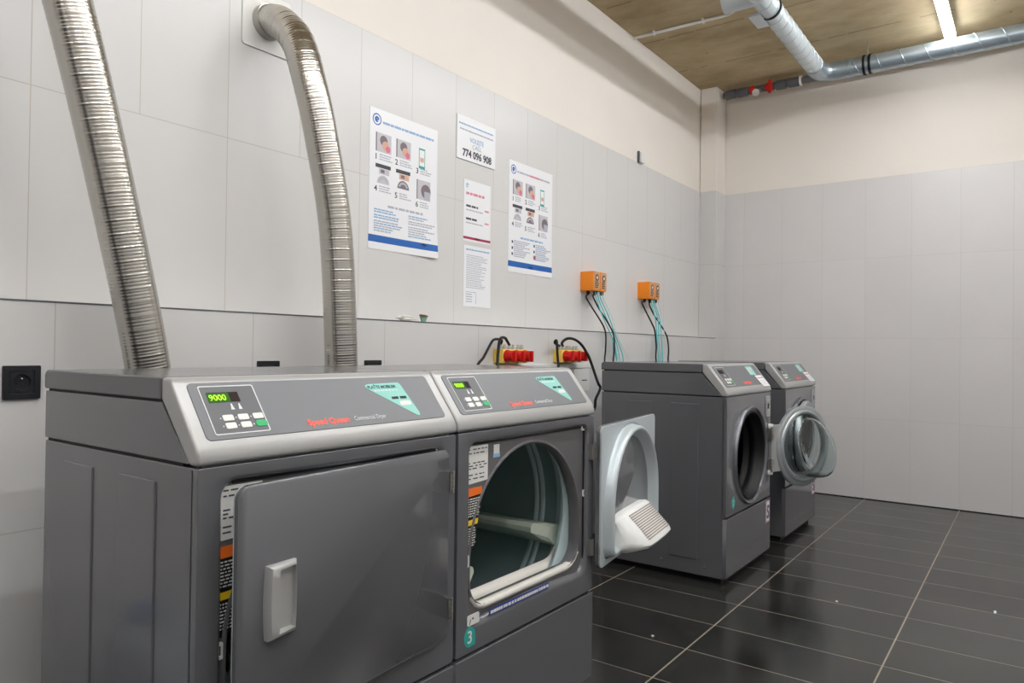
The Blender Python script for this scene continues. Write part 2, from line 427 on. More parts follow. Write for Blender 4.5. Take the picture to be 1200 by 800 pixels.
def keypad(con, kx, ov, lit):
    """Graphite overlay, keypad field, display, keys, brand lettering: sub-parts of the console. kx: overlay x range."""
    a, b = kx
    MB().prism(rrect(a, b, .010, .133, .010), -.002, .0016, SL()).build('overlay', M['overlay'], con, bevel=.0006)
    f0, f1 = a + .018, a + .132
    MB().prism(rrect(f0, f1, .019, .125, .004), .0012, .0020, SL()).build('keypad_field', M['overlay2'], con)
    o, i = rrect(f0, f1, .019, .125, .004), rrect(f0 + .0022, f1 - .0022, .0212, .1228, .003)
    MB().ring(o, i, .0014, .0024, SL()).build('keypad_border', M['line'], con)
    MB().prism(rrect(f0 + .012, f0 + .076, .088, .110, .001), .001, .0023, SL()).build('display', M['lcdoff'], con)
    if lit:
        MB().prism(rrect(f0 + .0125, f0 + .056, .0885, .1085, .001), .001, .0025, SL()).build('display_backlight', M['lcdbg'], con, label='glowing green display field')
        MB().text('9000', .0185, SL(f0 + .0145, .092, .0025), sx=.93).build('display_digits', M['lcdon'], con, label='lit yellow green digits')
    for x in (f0 + .054, f0 + .070):
        MB().prism(soft([(x - .004, .071), (x + .004, .071), (x + .002, .078), (x + .0012, .084), (x - .0012, .084), (x - .002, .078)], .001), .0018, .0024, SL()).build('status_symbol', M['line'], con)
    for k in range(6):
        c, r = k % 3, k // 3
        MB().prism(circle(f0 + .022 + .031 * c, .0535 - .017 * r, .0014, 10), .0018, .0024, SL()).build('key_light', M['line'], con)
    for k in range(6):
        c, r = k % 3, k // 3
        x = f0 + .026 + .031 * c; v = .047 - .017 * r
        g = (k == 5)
        MB().prism(rrect(x, x + .022 + (.003 if g else 0), v, v + (.014 if g else .013), .006 if g else .003), .0015, .0034, SL()).build('key', M['green'] if g else M['white'], con, bevel=.0008, label='green start key' if g else None)

def kick_and_front(root, door_hole, y_t=.0, hinge_side=None):
    pass

def rating_labels(root, x, y, T):
    """White rating plate and the two-part safety label on the bulkhead."""
    m = MB(); m.prism([(x, .738), (x + .088, .742), (x + .088, .835), (x + .012, .835), (x, .82)], 0, .0008, T, 0)
    for z in (.825, .815, .79, .783, .776, .76, .75):
        xx = x + .008
        while xx < x + .076:
            w = random.uniform(.006, .02); m.prism([(xx, z), (min(xx + w, x + .084), z), (min(xx + w, x + .084), z + .003), (xx, z + .003)], .0006, .0011, T, 1); xx += w + random.uniform(.003, .012)
    m.build('rating_label', [M['labelw'], M['inkd']], root)
    m = MB()
    m.prism([(x, .565), (x + .03, .57), (x + .04, .60), (x + .062, .70), (x + .064, .728), (x, .728)], 0, .0007, T, 0)
    m.prism([(x, .706), (x + .064, .709), (x + .064, .728), (x + .006, .728), (x, .722)], .0004, .001, T, 1)
    m.prism([(x, .632), (x + .047, .634), (x + .05, .648), (x, .646)], .0004, .001, T, 2)
    for z0, z1, wd in ((.655, .70, .05), (.58, .625, .035)):
        z = z0
        while z < z1:
            xx = x + .004
            while xx < x + wd:
                w = random.uniform(.003, .01); m.prism([(xx, z), (xx + w, z), (xx + w, z + .0028), (xx, z + .0028)], .0004, .001, T, 3); xx += w + .0025
            z += .0062
    m.build('warning_label', [M['black'], M['orangelab'], M['yellowlab'], M['labelw']], root, label='black safety label with orange and yellow bands')

def front_shell(root, hole, centre, depth_in, wide=1.0, kick_z=.316, front_z=.8735):
    """Front skin with its opening and the kick panel below it."""
    outer = rrect(.004, W - .004, kick_z, front_z, .004, 2)
    o, i = match(outer, hole, centre)
    m = MB(); T = FRONT()
    n = len(o)
    cxx, czz = centre
    # outer skin, rolled inner lip
    lips = [(o, -.014), (o, 0.0), (i, 0.0)]
    def inset(pts, d):
        out = []
        for (x, z) in pts:
            vx, vz = cxx - x, czz - z; L = math.hypot(vx, vz); k = wide if z < .41 else 1.0; out.append((x + vx / L * d * k, z + vz / L * d * k))
        return out
    loops = [[T @ Vector((p[0], p[1], w)) for p in pts] for pts, w in ((o, -.02), (o, 0), (i, 0), (inset(i, .004), -.001), (inset(i, .010), -.006), (inset(i, .013), -.013), (inset(i, .0135), -depth_in), (i, -depth_in - .002))]
    m.loft(loops, 0, (False, False))
    fp = m.build('front_panel', M['cab'], root, bevel=.006, seg=3, angle=45)
    k = MB().prism(rrect(.004, W - .004, .036, kick_z - .008, .003, 2), -.02, .003, T).build('kick_panel', M['cab'], root, bevel=.005, seg=3)
    MB().box(.008, W - .008, .012, .03, .04, .87 if False else kick_z + .004).build('kick_backing', M['dark'], root)
    return fp

def pull_handle(door, x, z):
    """Silver recessed pull, bowed outwards, cavity on its hinge side."""
    T = FRONT(.004)
    w2, h2 = .033, .066
    def outl(d, bow):
        pts = []
        for i in range(9): t = -1 + 2 * i / 8; pts.append((x + (w2 - d) + bow * (1 - t * t), z + t * (h2 - d)))
        for i in range(9): t = 1 - 2 * i / 8; pts.append((x - (w2 - d) - bow * (1 - t * t), z + t * (h2 - d)))
        return pts
    rim = outl(0, .003)
    inn = []
    for i in range(9): t = -1 + 2 * i / 8; inn.append((x + w2 - .004 + .003 * (1 - t * t), z + t * (h2 - .009)))
    for i in range(9): t = 1 - 2 * i / 8; inn.append((x - .013, z + t * (h2 - .009) ))
    def L(pts, w): return [T @ Vector((p[0], p[1], w(p) if callable(w) else w)) for p in pts]
    hw = lambda p: .018 - .008 * max(0, (p[0] - x) / w2) - .004 * (1 if p[0] < x - w2 * .98 else 0)
    m = MB().loft([L(rim, 0), L(rim, lambda p: hw(p) - .004), L(outl(.004, .003), hw), L(inn, hw), L([(p[0] * .98 + x * .02, p[1] * .97 + z * .03) for p in inn], .0015)], 0, (False, True))
    m.build('handle', M['silver'], door, angle=50, label='silver recessed pull handle')

def dryer_door(root, hinge, ang, open_):
    xo, zo0, zo1 = hinge[0], .386, .842
    T = FRONT(.004)
    out = rrect(-.607, -.008, zo0, zo1, .024, 6)
    m = MB()
    inn = rrect(-.603, -.012, zo0 + .004, zo1 - .004, .02, 6)
    L = lambda pts, w: [T @ Vector((p[0], p[1], w)) for p in pts]
    m.loft([L(inn, -.014), L(out, -.0125), L(out, -.003), L(inn, 0)], 0, (True, True))
    d = m.build('door', M['cab'], root, bevel=0, loc=(hinge[0], hinge[1], 0), rotz=math.radians(ang), angle=40, label='door swung wide open' if open_ else 'door standing slightly ajar')
    pull_handle(d, -.518, .628)
    # inner liner, normal +y in door space
    Ti = frame((0, .019, 0), (-1, 0, 0), (0, 0, 1))     # u = -x, v = z, w = +y
    cx = .308
    A = lambda dd: arch(cx, .272, zo1 - .009, zo0 + .014, .05, dd)
    o, i0 = match(rrect(.010, .605, zo0 + .002, zo1 - .002, .02, 4), A(0), (cx, .60))
    m = MB()
    m.ring(o, i0, -.004, .003, Ti)
    prof = [(0, .003), (.003, -.001), (.006, -.001), (.009, .003), (.010, .014), (.013, .026), (.018, .033), (.024, .034), (.030, .029), (.034, .018), (.040, .004), (.060, -.007), (.09, -.010)]
    m.loft([[Ti @ Vector((p[0], p[1], w)) for p in A(dd)] for dd, w in prof], 0, (False, True))
    m.build('door_liner', M['liner'], d, angle=50, label='silver inner liner with an arched hollow')
    if not open_: return d
    u0, u1 = .175, .425
    G = MB()
    prof = [(.535, -.009), (.540, .024), (.534, .036), (.452, .118), (.440, .122), (.428, .112), (.410, .06), (.402, .0), (.408, -.009)]
    ug = [(u0 - .06, .0), (u0 - .045, .7), (u0 - .01, .95), (u0, 1), (u1, 1), (u1 + .02, .9), (u1 + .035, .4)]
    loops = []
    zc = .455
    for u, sc in [(u0 - .055, .45), (u0 - .035, .8), (u0, .97), (u0 + .06, 1), (u1 - .06, 1), (u1, .97), (u1 + .03, .75), (u1 + .045, .4)]:
        loops.append([Ti @ Vector((u, zc + (z - zc) * (.5 + .5 * sc), w * (sc if w > 0 else 1))) for z, w in prof])
    G.loft(loops, 0, (True, True))
    g = G.build('lint_grille', M['grille'], d, angle=40, label='white lint screen with rows of slots')
    return d

def grille_slots(door):
    pass

def tumble_dryer(x0, label, ang, lit, num, opened):
    root = thing('tumble_dryer', label, 'tumble dryer', (x0, 0, 0), 'charcoal tumble dryers side by side')
    con = upper_body(root, .612)
    keypad(con, (.026, .652), None, lit)
    MB().text('Speed Queen', .0190, SL(.247, .0220, .0016), sx=1.03, bold=.0009).build('brand_lettering', M['red'], con, label='red brand lettering')
    MB().text('Commercial Dryer', .0150, SL(.368, .0235, .0016), sx=.80).build('caption_lettering', M['line'], con)
    # teal mobile payment sticker
    tri = soft([(.428, .114), (.552, .116), (.573, .012)], .010)
    m = MB().prism(tri, .0014, .0021, SL(), 0)
    m.text('PLAŤTE MOBILEM', .0115, SL(.447, .1015, .0021), 1, sx=.96, bold=.0002)
    m.prism(rrect(.505, .526, .070, .077, .001), .0018, .0024, SL(), 2); m.prism(rrect(.531, .552, .070, .077, .001), .0018, .0024, SL(), 2)
    m.prism(rrect(.522, .558, .052, .064, .005), .0018, .0024, SL(), 3)
    for k in range(7):
        m.prism(rrect(.462 + .011 * k, .470 + .011 * k, .094, .0965, .0008), .0018, .0024, SL(), 3)
    m.build('payment_sticker', [M['teal'], M['tealdk'], M['black'], M['labelw']], con, label='teal three-cornered mobile payment sticker')
    # front
    hole = rrect(.043, .648, .372, .853, .032, 6)
    front_shell(root, hole, (.345, .60), .018, 2.0)
    # bulkhead with the drum opening
    A = lambda dd: arch(.339, .277, .826, .412, .075, dd)
    o, i = match(rrect(.036, .655, .365, .860, .03, 4), A(0), (.335, .60))
    T = FRONT(.014)
    m = MB(); m.ring(o, i, -.004, .0, T); m.build('bulkhead', M['bulk'], root)
    m = MB(); m.loft([[T @ Vector((p[0], p[1], w)) for p in A(dd)] for dd, w in ((-.001, .0005), (.003, .004), (.007, .003), (.009, -.004), (.009, -.03), (-.006, -.045))], 0, (False, False))
    m.build('opening_rim', M['drumrim'] if False else M['bulk'], root, angle=60)
    m = MB(); m.box(.075, .62, .0095, .0135, .838, .852); m.box(.632, .646, .0095, .0135, .42, .852); m.build('dark_gap_strip', M['black'], root, bevel=.002)  # black strips darken the gap along the recess top and right
    # drum: shell, pale front collar, circumferential ribs, baffles
    R, cz, cxx = .318, .585, .335
    Td = frame((cxx, 0, cz), (1, 0, 0), (0, 0, 1))   # w = -y
    m = MB(); m.lathe([(R - .055, -.072), (R - .02, -.085), (R, -.12), (R, -.545), (R - .03, -.575), (.0005, -.58)], Td, 72)
    dr = m.build('drum', M['drum'], root, angle=50)
    m = MB(); m.lathe([(R + .012, -.050), (R - .045, -.052), (R - .062, -.058), (R - .055, -.074), (R - .02, -.088), (R - .004, -.118)], Td, 72); m.build('drum_collar', M['drumrim'], dr, angle=50)
    m = MB()
    for w in (-.175, -.20): m.lathe([(R, w + .008), (R - .007, w + .004), (R - .007, w - .004), (R, w - .008)], Td, 72)
    m.build('drum_rib', M['drumrim'], dr, angle=50)
    for k, a0 in enumerate((-19, 101, 221)):
        a = math.radians(a0); ca, sa = math.cos(a), math.sin(a); loops = []
        for w, h, t in ((-.10, .06, .030), (-.115, .145, .026), (-.30, .135, .022), (-.545, .12, .020)):
            sec = [(R + .004, -t * 1.4), (R - h * .55, -t), (R - h, -t * .55), (R - h - .006, 0), (R - h, t * .55), (R - h * .55, t), (R + .004, t * 1.4)]
            loops.append([Td @ Vector((r * ca - s * sa, r * sa + s * ca, w)) for r, s in sec])
        MB().loft(loops, 0, (True, True)).build('baffle', M['baffle'], dr, angle=40, label='pale grey lifting bar')
    # sill with lint slot
    T0 = FRONT(.026)
    m = MB()
    zs = lambda u: .432 + .0 * u
    secs = []
    for t in [i / 28 for i in range(29)]:
        x = .0725 + .533 * t; c = max(0, .137 - x, x - .541); zb = .4145 + .075 - math.sqrt(max(.075 ** 2 - c * c, 0)); e = max(.05, 1 - (c / .0655) ** 2)
        secs.append([(x, .016, zb - .012), (x, .0105, zb - .006), (x, .009, zb + .002 * e), (x, .014, zb + .008 * e), (x, .030, zb + .008 * e), (x, .040, zb + .002 * e), (x, .044, zb - .012), (x, .074, zb - .012), (x, .078, zb + .002 * e), (x, .100, zb + .008 * e), (x, .108, zb - .012)])
    m.loft([[Vector(p) for p in s] for s in secs], 0, (True, True))
    m.build('sill', M['sill'], root, angle=60, label='white sill with a lint slot')
    MB().box(.15, .52, .046, .072, .404, .4055).build('lint_slot', M['dark'], root)
    rating_labels(root, .052, 0, T)
    m = MB(); m.prism([(.165, .80), (.19, .80), (.19, .83), (.165, .83)], 0, .0008, T, 0); m.prism([(.163, .796), (.192, .796), (.192, .806), (.163, .806)], .0004, .0010, T, 1)
    m.build('small_label', [M['labelw'], M['blue2']], root)
    for x, z, w, h in ((.05, .545, .012, .03), (.052, .50, .0, .0), (.617, .84, .018, .02), (.632, .63, .010, .022)):
        if w:
            o_, i_ = rrect(x, x + w, z - h / 2, z + h / 2, .002, 3), rrect(x + w * .28, x + w * .72, z - h * .3, z + h * .3, .001, 3)
            m = MB().ring(o_, i_, 0, .005, T, 0); m.prism(i_, .0, .002, T, 1); m.build('catch_block', [M['white'], M['dark']], root)
    # hinges: knuckle in front, leaf screwed to the side of the recess
    for z in (.762, .457):
        m = MB()
        for k in range(5): m.lathe([(0, .0), (.0036, .0), (.0036, .0098), (0, .0098)], Matrix.Translation((.655, -.014, z - .026 + k * .0105)), 14)
        m.box(.6455, .6475, -.014, .012, z - .026, z + .026)
        m.box(.6475, .655, -.0135, -.0125, z - .02, z + .02)
        m.build('hinge', M['steel'], root, bevel=.0006, label='bare metal hinge')
    d = dryer_door(root, (.655, -.014), ang, opened)
    # door hinge leaf moves with the door
    for z in (.762, .457):
        MB().box(-.03, .0, .0195, .0215, z - .026, z + .026).build('hinge_leaf', M['steel'], d)
    if opened:
        # slots of the lint screen (printed by geometry on the sloping face)
        g = [c for c in d.children if c.name.startswith('lint_grille')][0]
        Tg = frame((0, .019, 0), (-1, 0, 0), (0, 0, 1))
        P0 = Vector((0, .534, .036)); P1 = Vector((0, .452, .118)); sl = (P1 - P0)
        nn = Vector((0, sl.z, -sl.y)).normalized()
        if nn.z < 0: nn = -nn
        m = MB()
        for k in range(13):
            c = P0 + sl * (.08 + .070 * k) + nn * .0012
            h = sl.normalized() * .0022
            for j in range(2):
                ua, ub = .180 + .123 * j, .299 + .123 * j
                q = [Vector((u, (c + s * h).y, (c + s * h).z)) for u, s in ((ua, -1), (ub, -1), (ub, 1), (ua, 1))]
                a = [m.pt(Tg @ p) for p in q]; b = [m.pt(Tg @ (p - nn * .002)) for p in q]
                m.face(a); m.face(b[::-1])
                for i in range(4): m.face((a[i], a[(i + 1) % 4], b[(i + 1) % 4], b[i]))
        m.build('screen_slot', M['slot'], d)
    if num:
        T1 = FRONT()
        pts = circle(.057, .357, .024, 28); pts = [p for p in pts if not (p[0] > .057 and p[1] < .357)] 
        pts = []
        for i in range(28):
            a = 2 * PI * i / 28; x, z = .057 + .022 * math.cos(a), .357 + .026 * math.sin(a)
            if math.cos(a) > 0 and math.sin(a) < -.0: x = .057 + .022 * min(1, math.cos(a) * 1.45); z = .357 + .026 * max(-.95, math.sin(a) * 1.3)
            pts.append((x, z))
        m = MB().prism(pts, 0, .0008, T1, 0); m.text(num, .044, FRONT(0, .057, .342) @ Matrix.Translation((0, 0, .0008)), 1, align='CENTER', bold=.0004)
        m.build('number_sticker', [M['tealnum'], M['labelw']], root, label='teal sticker with a white number')
        m = MB().prism(rrect(.046, .094, .385, .412, .005, 4), 0, .0012, FRONT(.0), 0)
        m.text('7', .02, FRONT(0, .052, .389) @ Matrix.Translation((0, 0, .0012)), 1) if False else None
        m.prism([(.053, .388), (.056, .388), (.061, .401), (.058, .401)], .001, .0016, FRONT(.0), 1); m.prism(circle(.068, .401, .003, 12), .001, .0016, FRONT(.0), 1)
        m.build('latch_sticker', [M['labelw'], M['inkd']], root)
        m = MB().prism(rrect(.135, .42, .386, .4035, .001, 2), 0, .0007, T1, 0)
        x = .142
        while x < .41:
            w = random.uniform(.006, .013); m.prism([(x, .3905), (x + w, .3905), (x + w, .3985), (x, .3985)], .0004, .0011, T1, 1); x += w + random.choice((.0015, .0015, .004))
        m.build('strip_label', [M['labelb'], M['labelw']], root, label='long blue strip label with white print')
    return root

def washing_machine(x0, label, opened, number):
    root = thing('washing_machine', label, 'washing machine', (x0, 0, 0), 'charcoal front loading washers by the far wall')
    con = upper_body(root, .659)
    a, b = .026, .652
    keypad(con, (a, b), None, False)
    MB().text('Speed Queen', .021, SL(.30, .0215, .0016), sx=.95, bold=.0014).build('brand_lettering', M['red'], con, label='red brand lettering')
    m = MB().prism(rrect(.480, .580, .070, .125, .005, 3), .0014, .0021, SL(), 0)
    for k in range(4): m.prism(rrect(.488, .488 + random.uniform(.05, .085), .078 + .011 * k, .083 + .011 * k, .001), .0018, .0025, SL(), 1)
    m.build('payment_sticker', [M['teal'], M['labelw']], con, label='pale teal payment sticker')
    m = MB().prism([(.535, .066), (.640, .066), (.668, -.005), (.560, -.005)], .0014, .0023, SL(), 0)
    m.prism([(.552, .052), (.635, .052), (.637, .046), (.554, .046)], .002, .0027, SL(), 1)
    for k in range(3): m.prism([(.560 + .003 * k, .034 - .012 * k), (.640 + .003 * k, .034 - .012 * k), (.641 + .003 * k, .031 - .012 * k), (.561 + .003 * k, .031 - .012 * k)], .002, .0027, SL(), 2)
    m.build('notice_sticker', [M['paper'], M['inkp'], M['ink']], con, label='white notice with pink and grey print')
    cx, cz, R = .350, .572, .224
    front_shell(root, circle(cx, cz, R, 64), (cx, cz), .02)
    Td = frame((cx, 0, cz), (1, 0, 0), (0, 0, 1))
    m = MB().lathe([(R + .020, .0), (R + .020, .006), (R + .013, .012), (R + .006, .010), (R + .002, .003), (R - .004, .004), (R - .008, -.03)], Td, 72)
    m.build('porthole_ring', mat('smoked_ring', (120, 122, 128), .2, .6), root, angle=50, label='dark metallic ring round the porthole')
    m = MB().lathe([(R - .002, .004), (R - .010, .007), (R - .016, .0), (R - .014, -.02), (R - .026, -.03), (R - .030, -.05), (R - .024, -.07), (R - .036, -.08), (R - .04, -.10)], Td, 72)
    m.build('door_gasket', M['black'], root, angle=60, label='black rubber gasket')
    m = MB().lathe([(R - .042, -.098), (R - .01, -.12), (R + .05, -.135), (R + .05, -.48), (0.0005, -.50)], Td, 72)
    dr = m.build('drum', M['wdrum'], root, angle=50)
    for k in range(3):
        a0 = math.radians(30 + 120 * k); ca, sa = math.cos(a0), math.sin(a0); rr = R + .05
        loops = [[Td @ Vector((r * ca - s * sa, r * sa + s * ca, w)) for r, s in ((rr + .003, -.035), (rr - h * .7, -.02), (rr - h, 0), (rr - h * .7, .02), (rr + .003, .035))] for w, h in ((-.14, .03), (-.18, .06), (-.44, .06), (-.475, .03))]
        MB().loft(loops, 0, (True, True)).build('baffle', M['wdrum'], dr, angle=45)
    # lock plate
    T1 = FRONT()
    o, i = rrect(.588, .652, .745, .855, .008, 4), rrect(.602, .642, .785, .815, .004, 4)
    m = MB().ring(o, i, 0, .007, T1, 0); m.prism(i, 0, .001, T1, 1); m.prism(circle(.615, .833, .005, 14), .006, .009, T1, 2)
    m.build('lock_plate', [M['silver'], M['black'], M['chrome']], root, bevel=.001, label='silver lock plate with a dark slot')
    # S-shaped prohibition sticker
    T3 = FRONT(-.003)
    m = MB().prism(rrect(.605, .664, .205 - .02, .315 - .02, .002, 2), 0, .0008, T3, 0)
    m.ring(rrect(.6065, .6625, .187, .293, .002, 2), rrect(.6095, .6595, .19, .29, .001, 2), .0006, .0012, T3, 1)
    m.text('S', .095, FRONT(-.003, .635, .206) @ Matrix.Translation((0, 0, .0008)), 2, align='CENTER', bold=.003)
    m.build('s_sticker', [M['paper'], M['inkp'], mat('violet_print', (88, 60, 110), .5)], root, label='white sticker with a dark S and pink border')
    if number:
        m = MB().prism([(.1 + .022 * math.cos(2 * PI * k / 28), .372 + .030 * math.sin(2 * PI * k / 28)) for k in range(28)], 0, .0008, T1, 0)
        m.text(number, .04, FRONT(0, .1, .358) @ Matrix.Translation((0, 0, .0008)), 1, align='CENTER', sx=.9)
        m.build('number_sticker', [M['tealnum'], M['labelw']], root)
    # base strip and screws on the visible flank
    m = MB()
    for y in (.10, .32): m.lathe([(0, -.0005), (.006, -.0005), (.005, .003), (0, .0038)], frame((.004, y, .075), (0, -1, 0), (0, 0, 1)) , 12)
    m.build('flank_screw', M['steel'], root)
    # door
    hx, hy = .637, -.022
    d_ang = 158 if opened else 0
    L = .272
    Tdoor = frame((-L, -.012 if opened else .004, cz), (-1, 0, 0), (0, 0, 1))      # w = +y : inner side
    rd = .222
    m = MB().lathe([(rd - .052, -.012), (rd - .03, -.022), (rd - .006, -.020), (rd, -.008), (rd, .006), (rd - .01, .012), (rd - .022, .011), (rd - .026, .018), (rd - .036, .02), (rd - .046, .014), (rd - .05, .0), (rd - .052, -.012)], Tdoor, 72)
    d = m.build('door', M['ringgrey'], root, loc=(hx, hy, 0), rotz=math.radians(d_ang), angle=50, label='round door swung wide open' if opened else 'round door pushed shut')
    # outer bezel and hinge arm
    m = MB()
    o = [(rd + .004) * 1.0 for _ in range(2)]
    m.loft([[Tdoor @ Vector((x, z, w)) for x, z in pts] for pts, w in ((rrect(-L + .010, -L + .10, -.125, .125, .01, 3), -.016), (rrect(-L + .010, -L + .10, -.125, .125, .01, 3), .002))], 0, (True, True))
    m.build('hinge_arm', M['silver'], d, bevel=.002)
    # glass bowl: deep, its floor slanted
    ri = rd - .05; loops = []; N = 56
    for t, sc in ((0, 1), (.12, .985), (.35, .955), (.6, .93), (.82, .905), (.93, .87), (.985, .80), (1.0, .70), (1.0, .35)):
        lp = []
        for k in range(N):
            a = 2 * PI * k / N; x, z = ri * sc * math.cos(a), ri * sc * math.sin(a)
            dep = (.105 - .055 * (z / ri)) * t
            lp.append((x, z, dep))
        loops.append(lp)
    inner = [[(x * .965, z * .965, w - .006 if w > .006 else w) for x, z, w in lp] for lp in loops]
    m = MB()
    m.loft([[Tdoor @ Vector(p) for p in lp] for lp in loops] + [[Tdoor @ Vector(p) for p in lp] for lp in [[(x * .01, z * .01, .105) for x, z, w in loops[-1]]]], 0, (False, True))
    gl = m.build('glass_bowl', M['glass'], d, angle=60, label='clear glass bowl')
    so = gl.modifiers.new('thick', 'SOLIDIFY'); so.thickness = .006; so.offset = -1
    for z in (cz + .085, cz - .085):
        m = MB()
        for k in range(4): m.lathe([(0, 0), (.008, 0), (.008, .0165), (0, .0165)], Matrix.Translation((hx, hy, z - .036 + k * .018)), 14)
        m.prism(rrect(hx - .0, hx + .028, z - .036, z + .036, .002, 2), 0, .003, FRONT(-.001)); m.box(hx, hx + .004, hy, 0, z - .034, z + .034)
        m.build('hinge', M['steel'], root, bevel=.0008, label='bare metal door hinge')
    for z in (cz + .12, cz - .125):
        MB().prism(rrect(hx - .006, hx + .02, z - .012, z + .012, .002, 2), 0, .02, FRONT(-.002)).build('hinge_block', M['white'], root, bevel=.001)
    return root

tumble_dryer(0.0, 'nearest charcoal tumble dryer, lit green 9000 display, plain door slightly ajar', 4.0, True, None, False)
tumble_dryer(0.6855, 'second charcoal tumble dryer, its door wide open showing the drum, teal 3 sticker', 188.5, True, '3', True)
washing_machine(2.604, 'charcoal front loading washer with glass door swung open, nearer to the dryers', True, '2')
washing_machine(3.572, 'charcoal front loading washer farther back, next to the right wall', False, None)

# ------------------------------------------------------------------ flexible ducts
def flex_duct(label, ctrl, plate, r=.056):
    root = thing('exhaust_duct', label, 'duct', (ctrl[0][0], ctrl[0][1], 0), 'ribbed foil ducts behind the dryers')
    off = Vector((ctrl[0][0], ctrl[0][1], 0))
    path = resample([p - off for p in spline(ctrl, 40)], .0022)
    rr = []
    for i in range(len(path)):
        s = i * .0022; a = .00035 * math.cos(2 * PI * s / .0088)
        k = (s / .036) % 1.0; a += .0013 * max(0, 1 - abs(k - .5) * 18)
        rr.append(r + a)
    MB().tube(path, rr, 32).build('hose', M['foil'], root, angle=80)
    e = path[-1]
    T = frame((plate[0] - off.x, YW - off.y, plate[1]), (1, 0, 0), (0, 0, 1))
    o, i = match(rrect(-.10, .10, -.105, .105, .012, 4), circle(0, 0, r + .002, 40), (0, 0))
    MB().ring(o, i, .0005, .006, T).build('wall_plate', M['white'], root, bevel=.0015, label='white square wall plate')
    MB().lathe([(r + .001, .0), (r + .006, .0), (r + .006, .035), (r + .001, .035)], T, 40).build('collar', M['steel'], root)
    return root
flex_duct('ribbed foil duct behind the nearest dryer, leaning left and cut by the top edge',
          [(.37, .625, .30), (.372, .70, .30), (.355, .79, .40), (.335, .80, .80), (.325, .80, 1.02), (.212, .80, 1.53), (.107, .80, 1.94), (.045, .83, 2.18), (.01, .92, 2.30), (-.01, 1.0, 2.325), (-.01, 1.094, 2.325)], (-.01, 2.325))
flex_duct('ribbed foil duct rising behind the second dryer and bending into a white wall plate',
          [(1.03, .625, .30), (1.03, .70, .30), (1.02, .79, .40), (1.005, .80, .80), (1.0, .80, 1.02), (.966, .80, 1.48), (.905, .81, 1.80), (.868, .83, 1.98), (.862, .885, 2.12), (.872, .98, 2.21), (.882, 1.05, 2.245), (.884, 1.094, 2.25)], (.884, 2.25))

# ------------------------------------------------------------------ wall sockets
def wall_socket(x, z, label):
    root = thing('wall_socket', label, 'socket', (x, YL, z), 'anthracite sockets along the lower wall')
    T = frame((0, 0, 0), (1, 0, 0), (0, 0, 1))
    o, i = rrect(-.043, .043, -.043, .043, .003, 3), rrect(-.028, .028, -.028, .028, .002, 3)
    MB().ring(o, i, 0, .009, T).build('frame', M['anth'], root, bevel=.0015)
    ii = rrect(-.0275, .0275, -.0275, .0275, .002, 3); o2, i2 = match(ii, circle(0, 0, .020, 32), (0, 0))
    MB().ring(o2, i2, 0, .0075, T).build('insert', M['anth'], root, bevel=.0008)
    m = MB().lathe([(.020, .007), (.019, -.006 + .007), (.0005, .0008)], T, 32); m.build('well', M['anth'], root)
    MB().lathe([(0, 0), (.0024, 0), (.0024, .0075), (0, .009)], frame((0, 0, .009), (1, 0, 0), (0, 0, 1)), 10).build('earth_pin', M['steel'], root, label='bright earth pin')
    m = MB()
    for s in (-1, 1): m.prism(circle(.0095 * s, -.003, .0025, 10), .001, .0016, T)
    m.build('contact_hole', M['black'], root)
    return root
wall_socket(.078, .984, 'black wall socket left of the nearest dryer, at the left edge of the photo')
wall_socket(.813, .992, 'black wall socket just above the nearest dryer lid, left of the bent duct')
wall_socket(1.290, .992, 'black wall socket above the dryer lids, right of the bent duct')

# ------------------------------------------------------------------ isolator switches
def isolator(x, z, label):
    root = thing('isolator_switch', label, 'switch', (x, YL, z), 'yellow isolator switches with red knobs')
    T = frame((0, 0, 0), (1, 0, 0), (0, 0, 1))
    MB().prism(rrect(-.0345, .0345, -.034, .034, .005, 3), 0, .058, T).build('housing', M['yellow'], root, bevel=.003)
    m = MB().lathe([(0, .058), (.031, .058), (.031, .066), (.027, .07), (.026, .092), (.022, .098), (0, .1)], T, 28)
    k = m.build('knob', M['redp'], root, angle=45, label='red rotary knob')
    MB().prism(rrect(-.0065, .0065, -.027, .027, .004, 3), .085, .112, T).build('grip', M['redp'], k, bevel=.002)
    for dx in (-.016, .016):
        MB().lathe([(.0, 0), (.010, 0), (.010, .012), (.007, .014), (.007, .022), (0, .023)], Matrix.Translation((dx, -.03, .034)), 12).build('cable_gland', M['gland'], root)
    return root
ISO = ['left', 'middle', 'right']
for gx, nm in ((2.105, 'group nearer the dryers'), (2.637, 'group nearer the washers')):
    for k in range(3):
        isolator(gx + .071 * k, 1.051, 'yellow wall switch with red knob, %s of the three in the %s' % (ISO[k], nm))
# trunking below
tag(MB().prism(rrect(2.02, 2.99, .984, 1.008, .003, 2), 0, .022, FRONT(YL)).build('cable_trunking', M['pvc'], bevel=.002), 'slim white cable trunking on the wall under the red knobbed switches', 'trunking')
root = thing('junction_box', 'white flat box under the trunking beside the washers, with a dark slot', 'box', (2.86, YL, .915), None)
MB().prism(rrect(-.085, .085, -.065, .065, .006, 3), 0, .03, frame((0, 0, 0), (1, 0, 0), (0, 0, 1))).build('case', M['pvc'], root, bevel=.003)
MB().prism(rrect(.0, .055, -.004, .002, .001, 2), .029, .031, frame((0, 0, 0), (1, 0, 0), (0, 0, 1))).build('slot', M['inkd'], root)

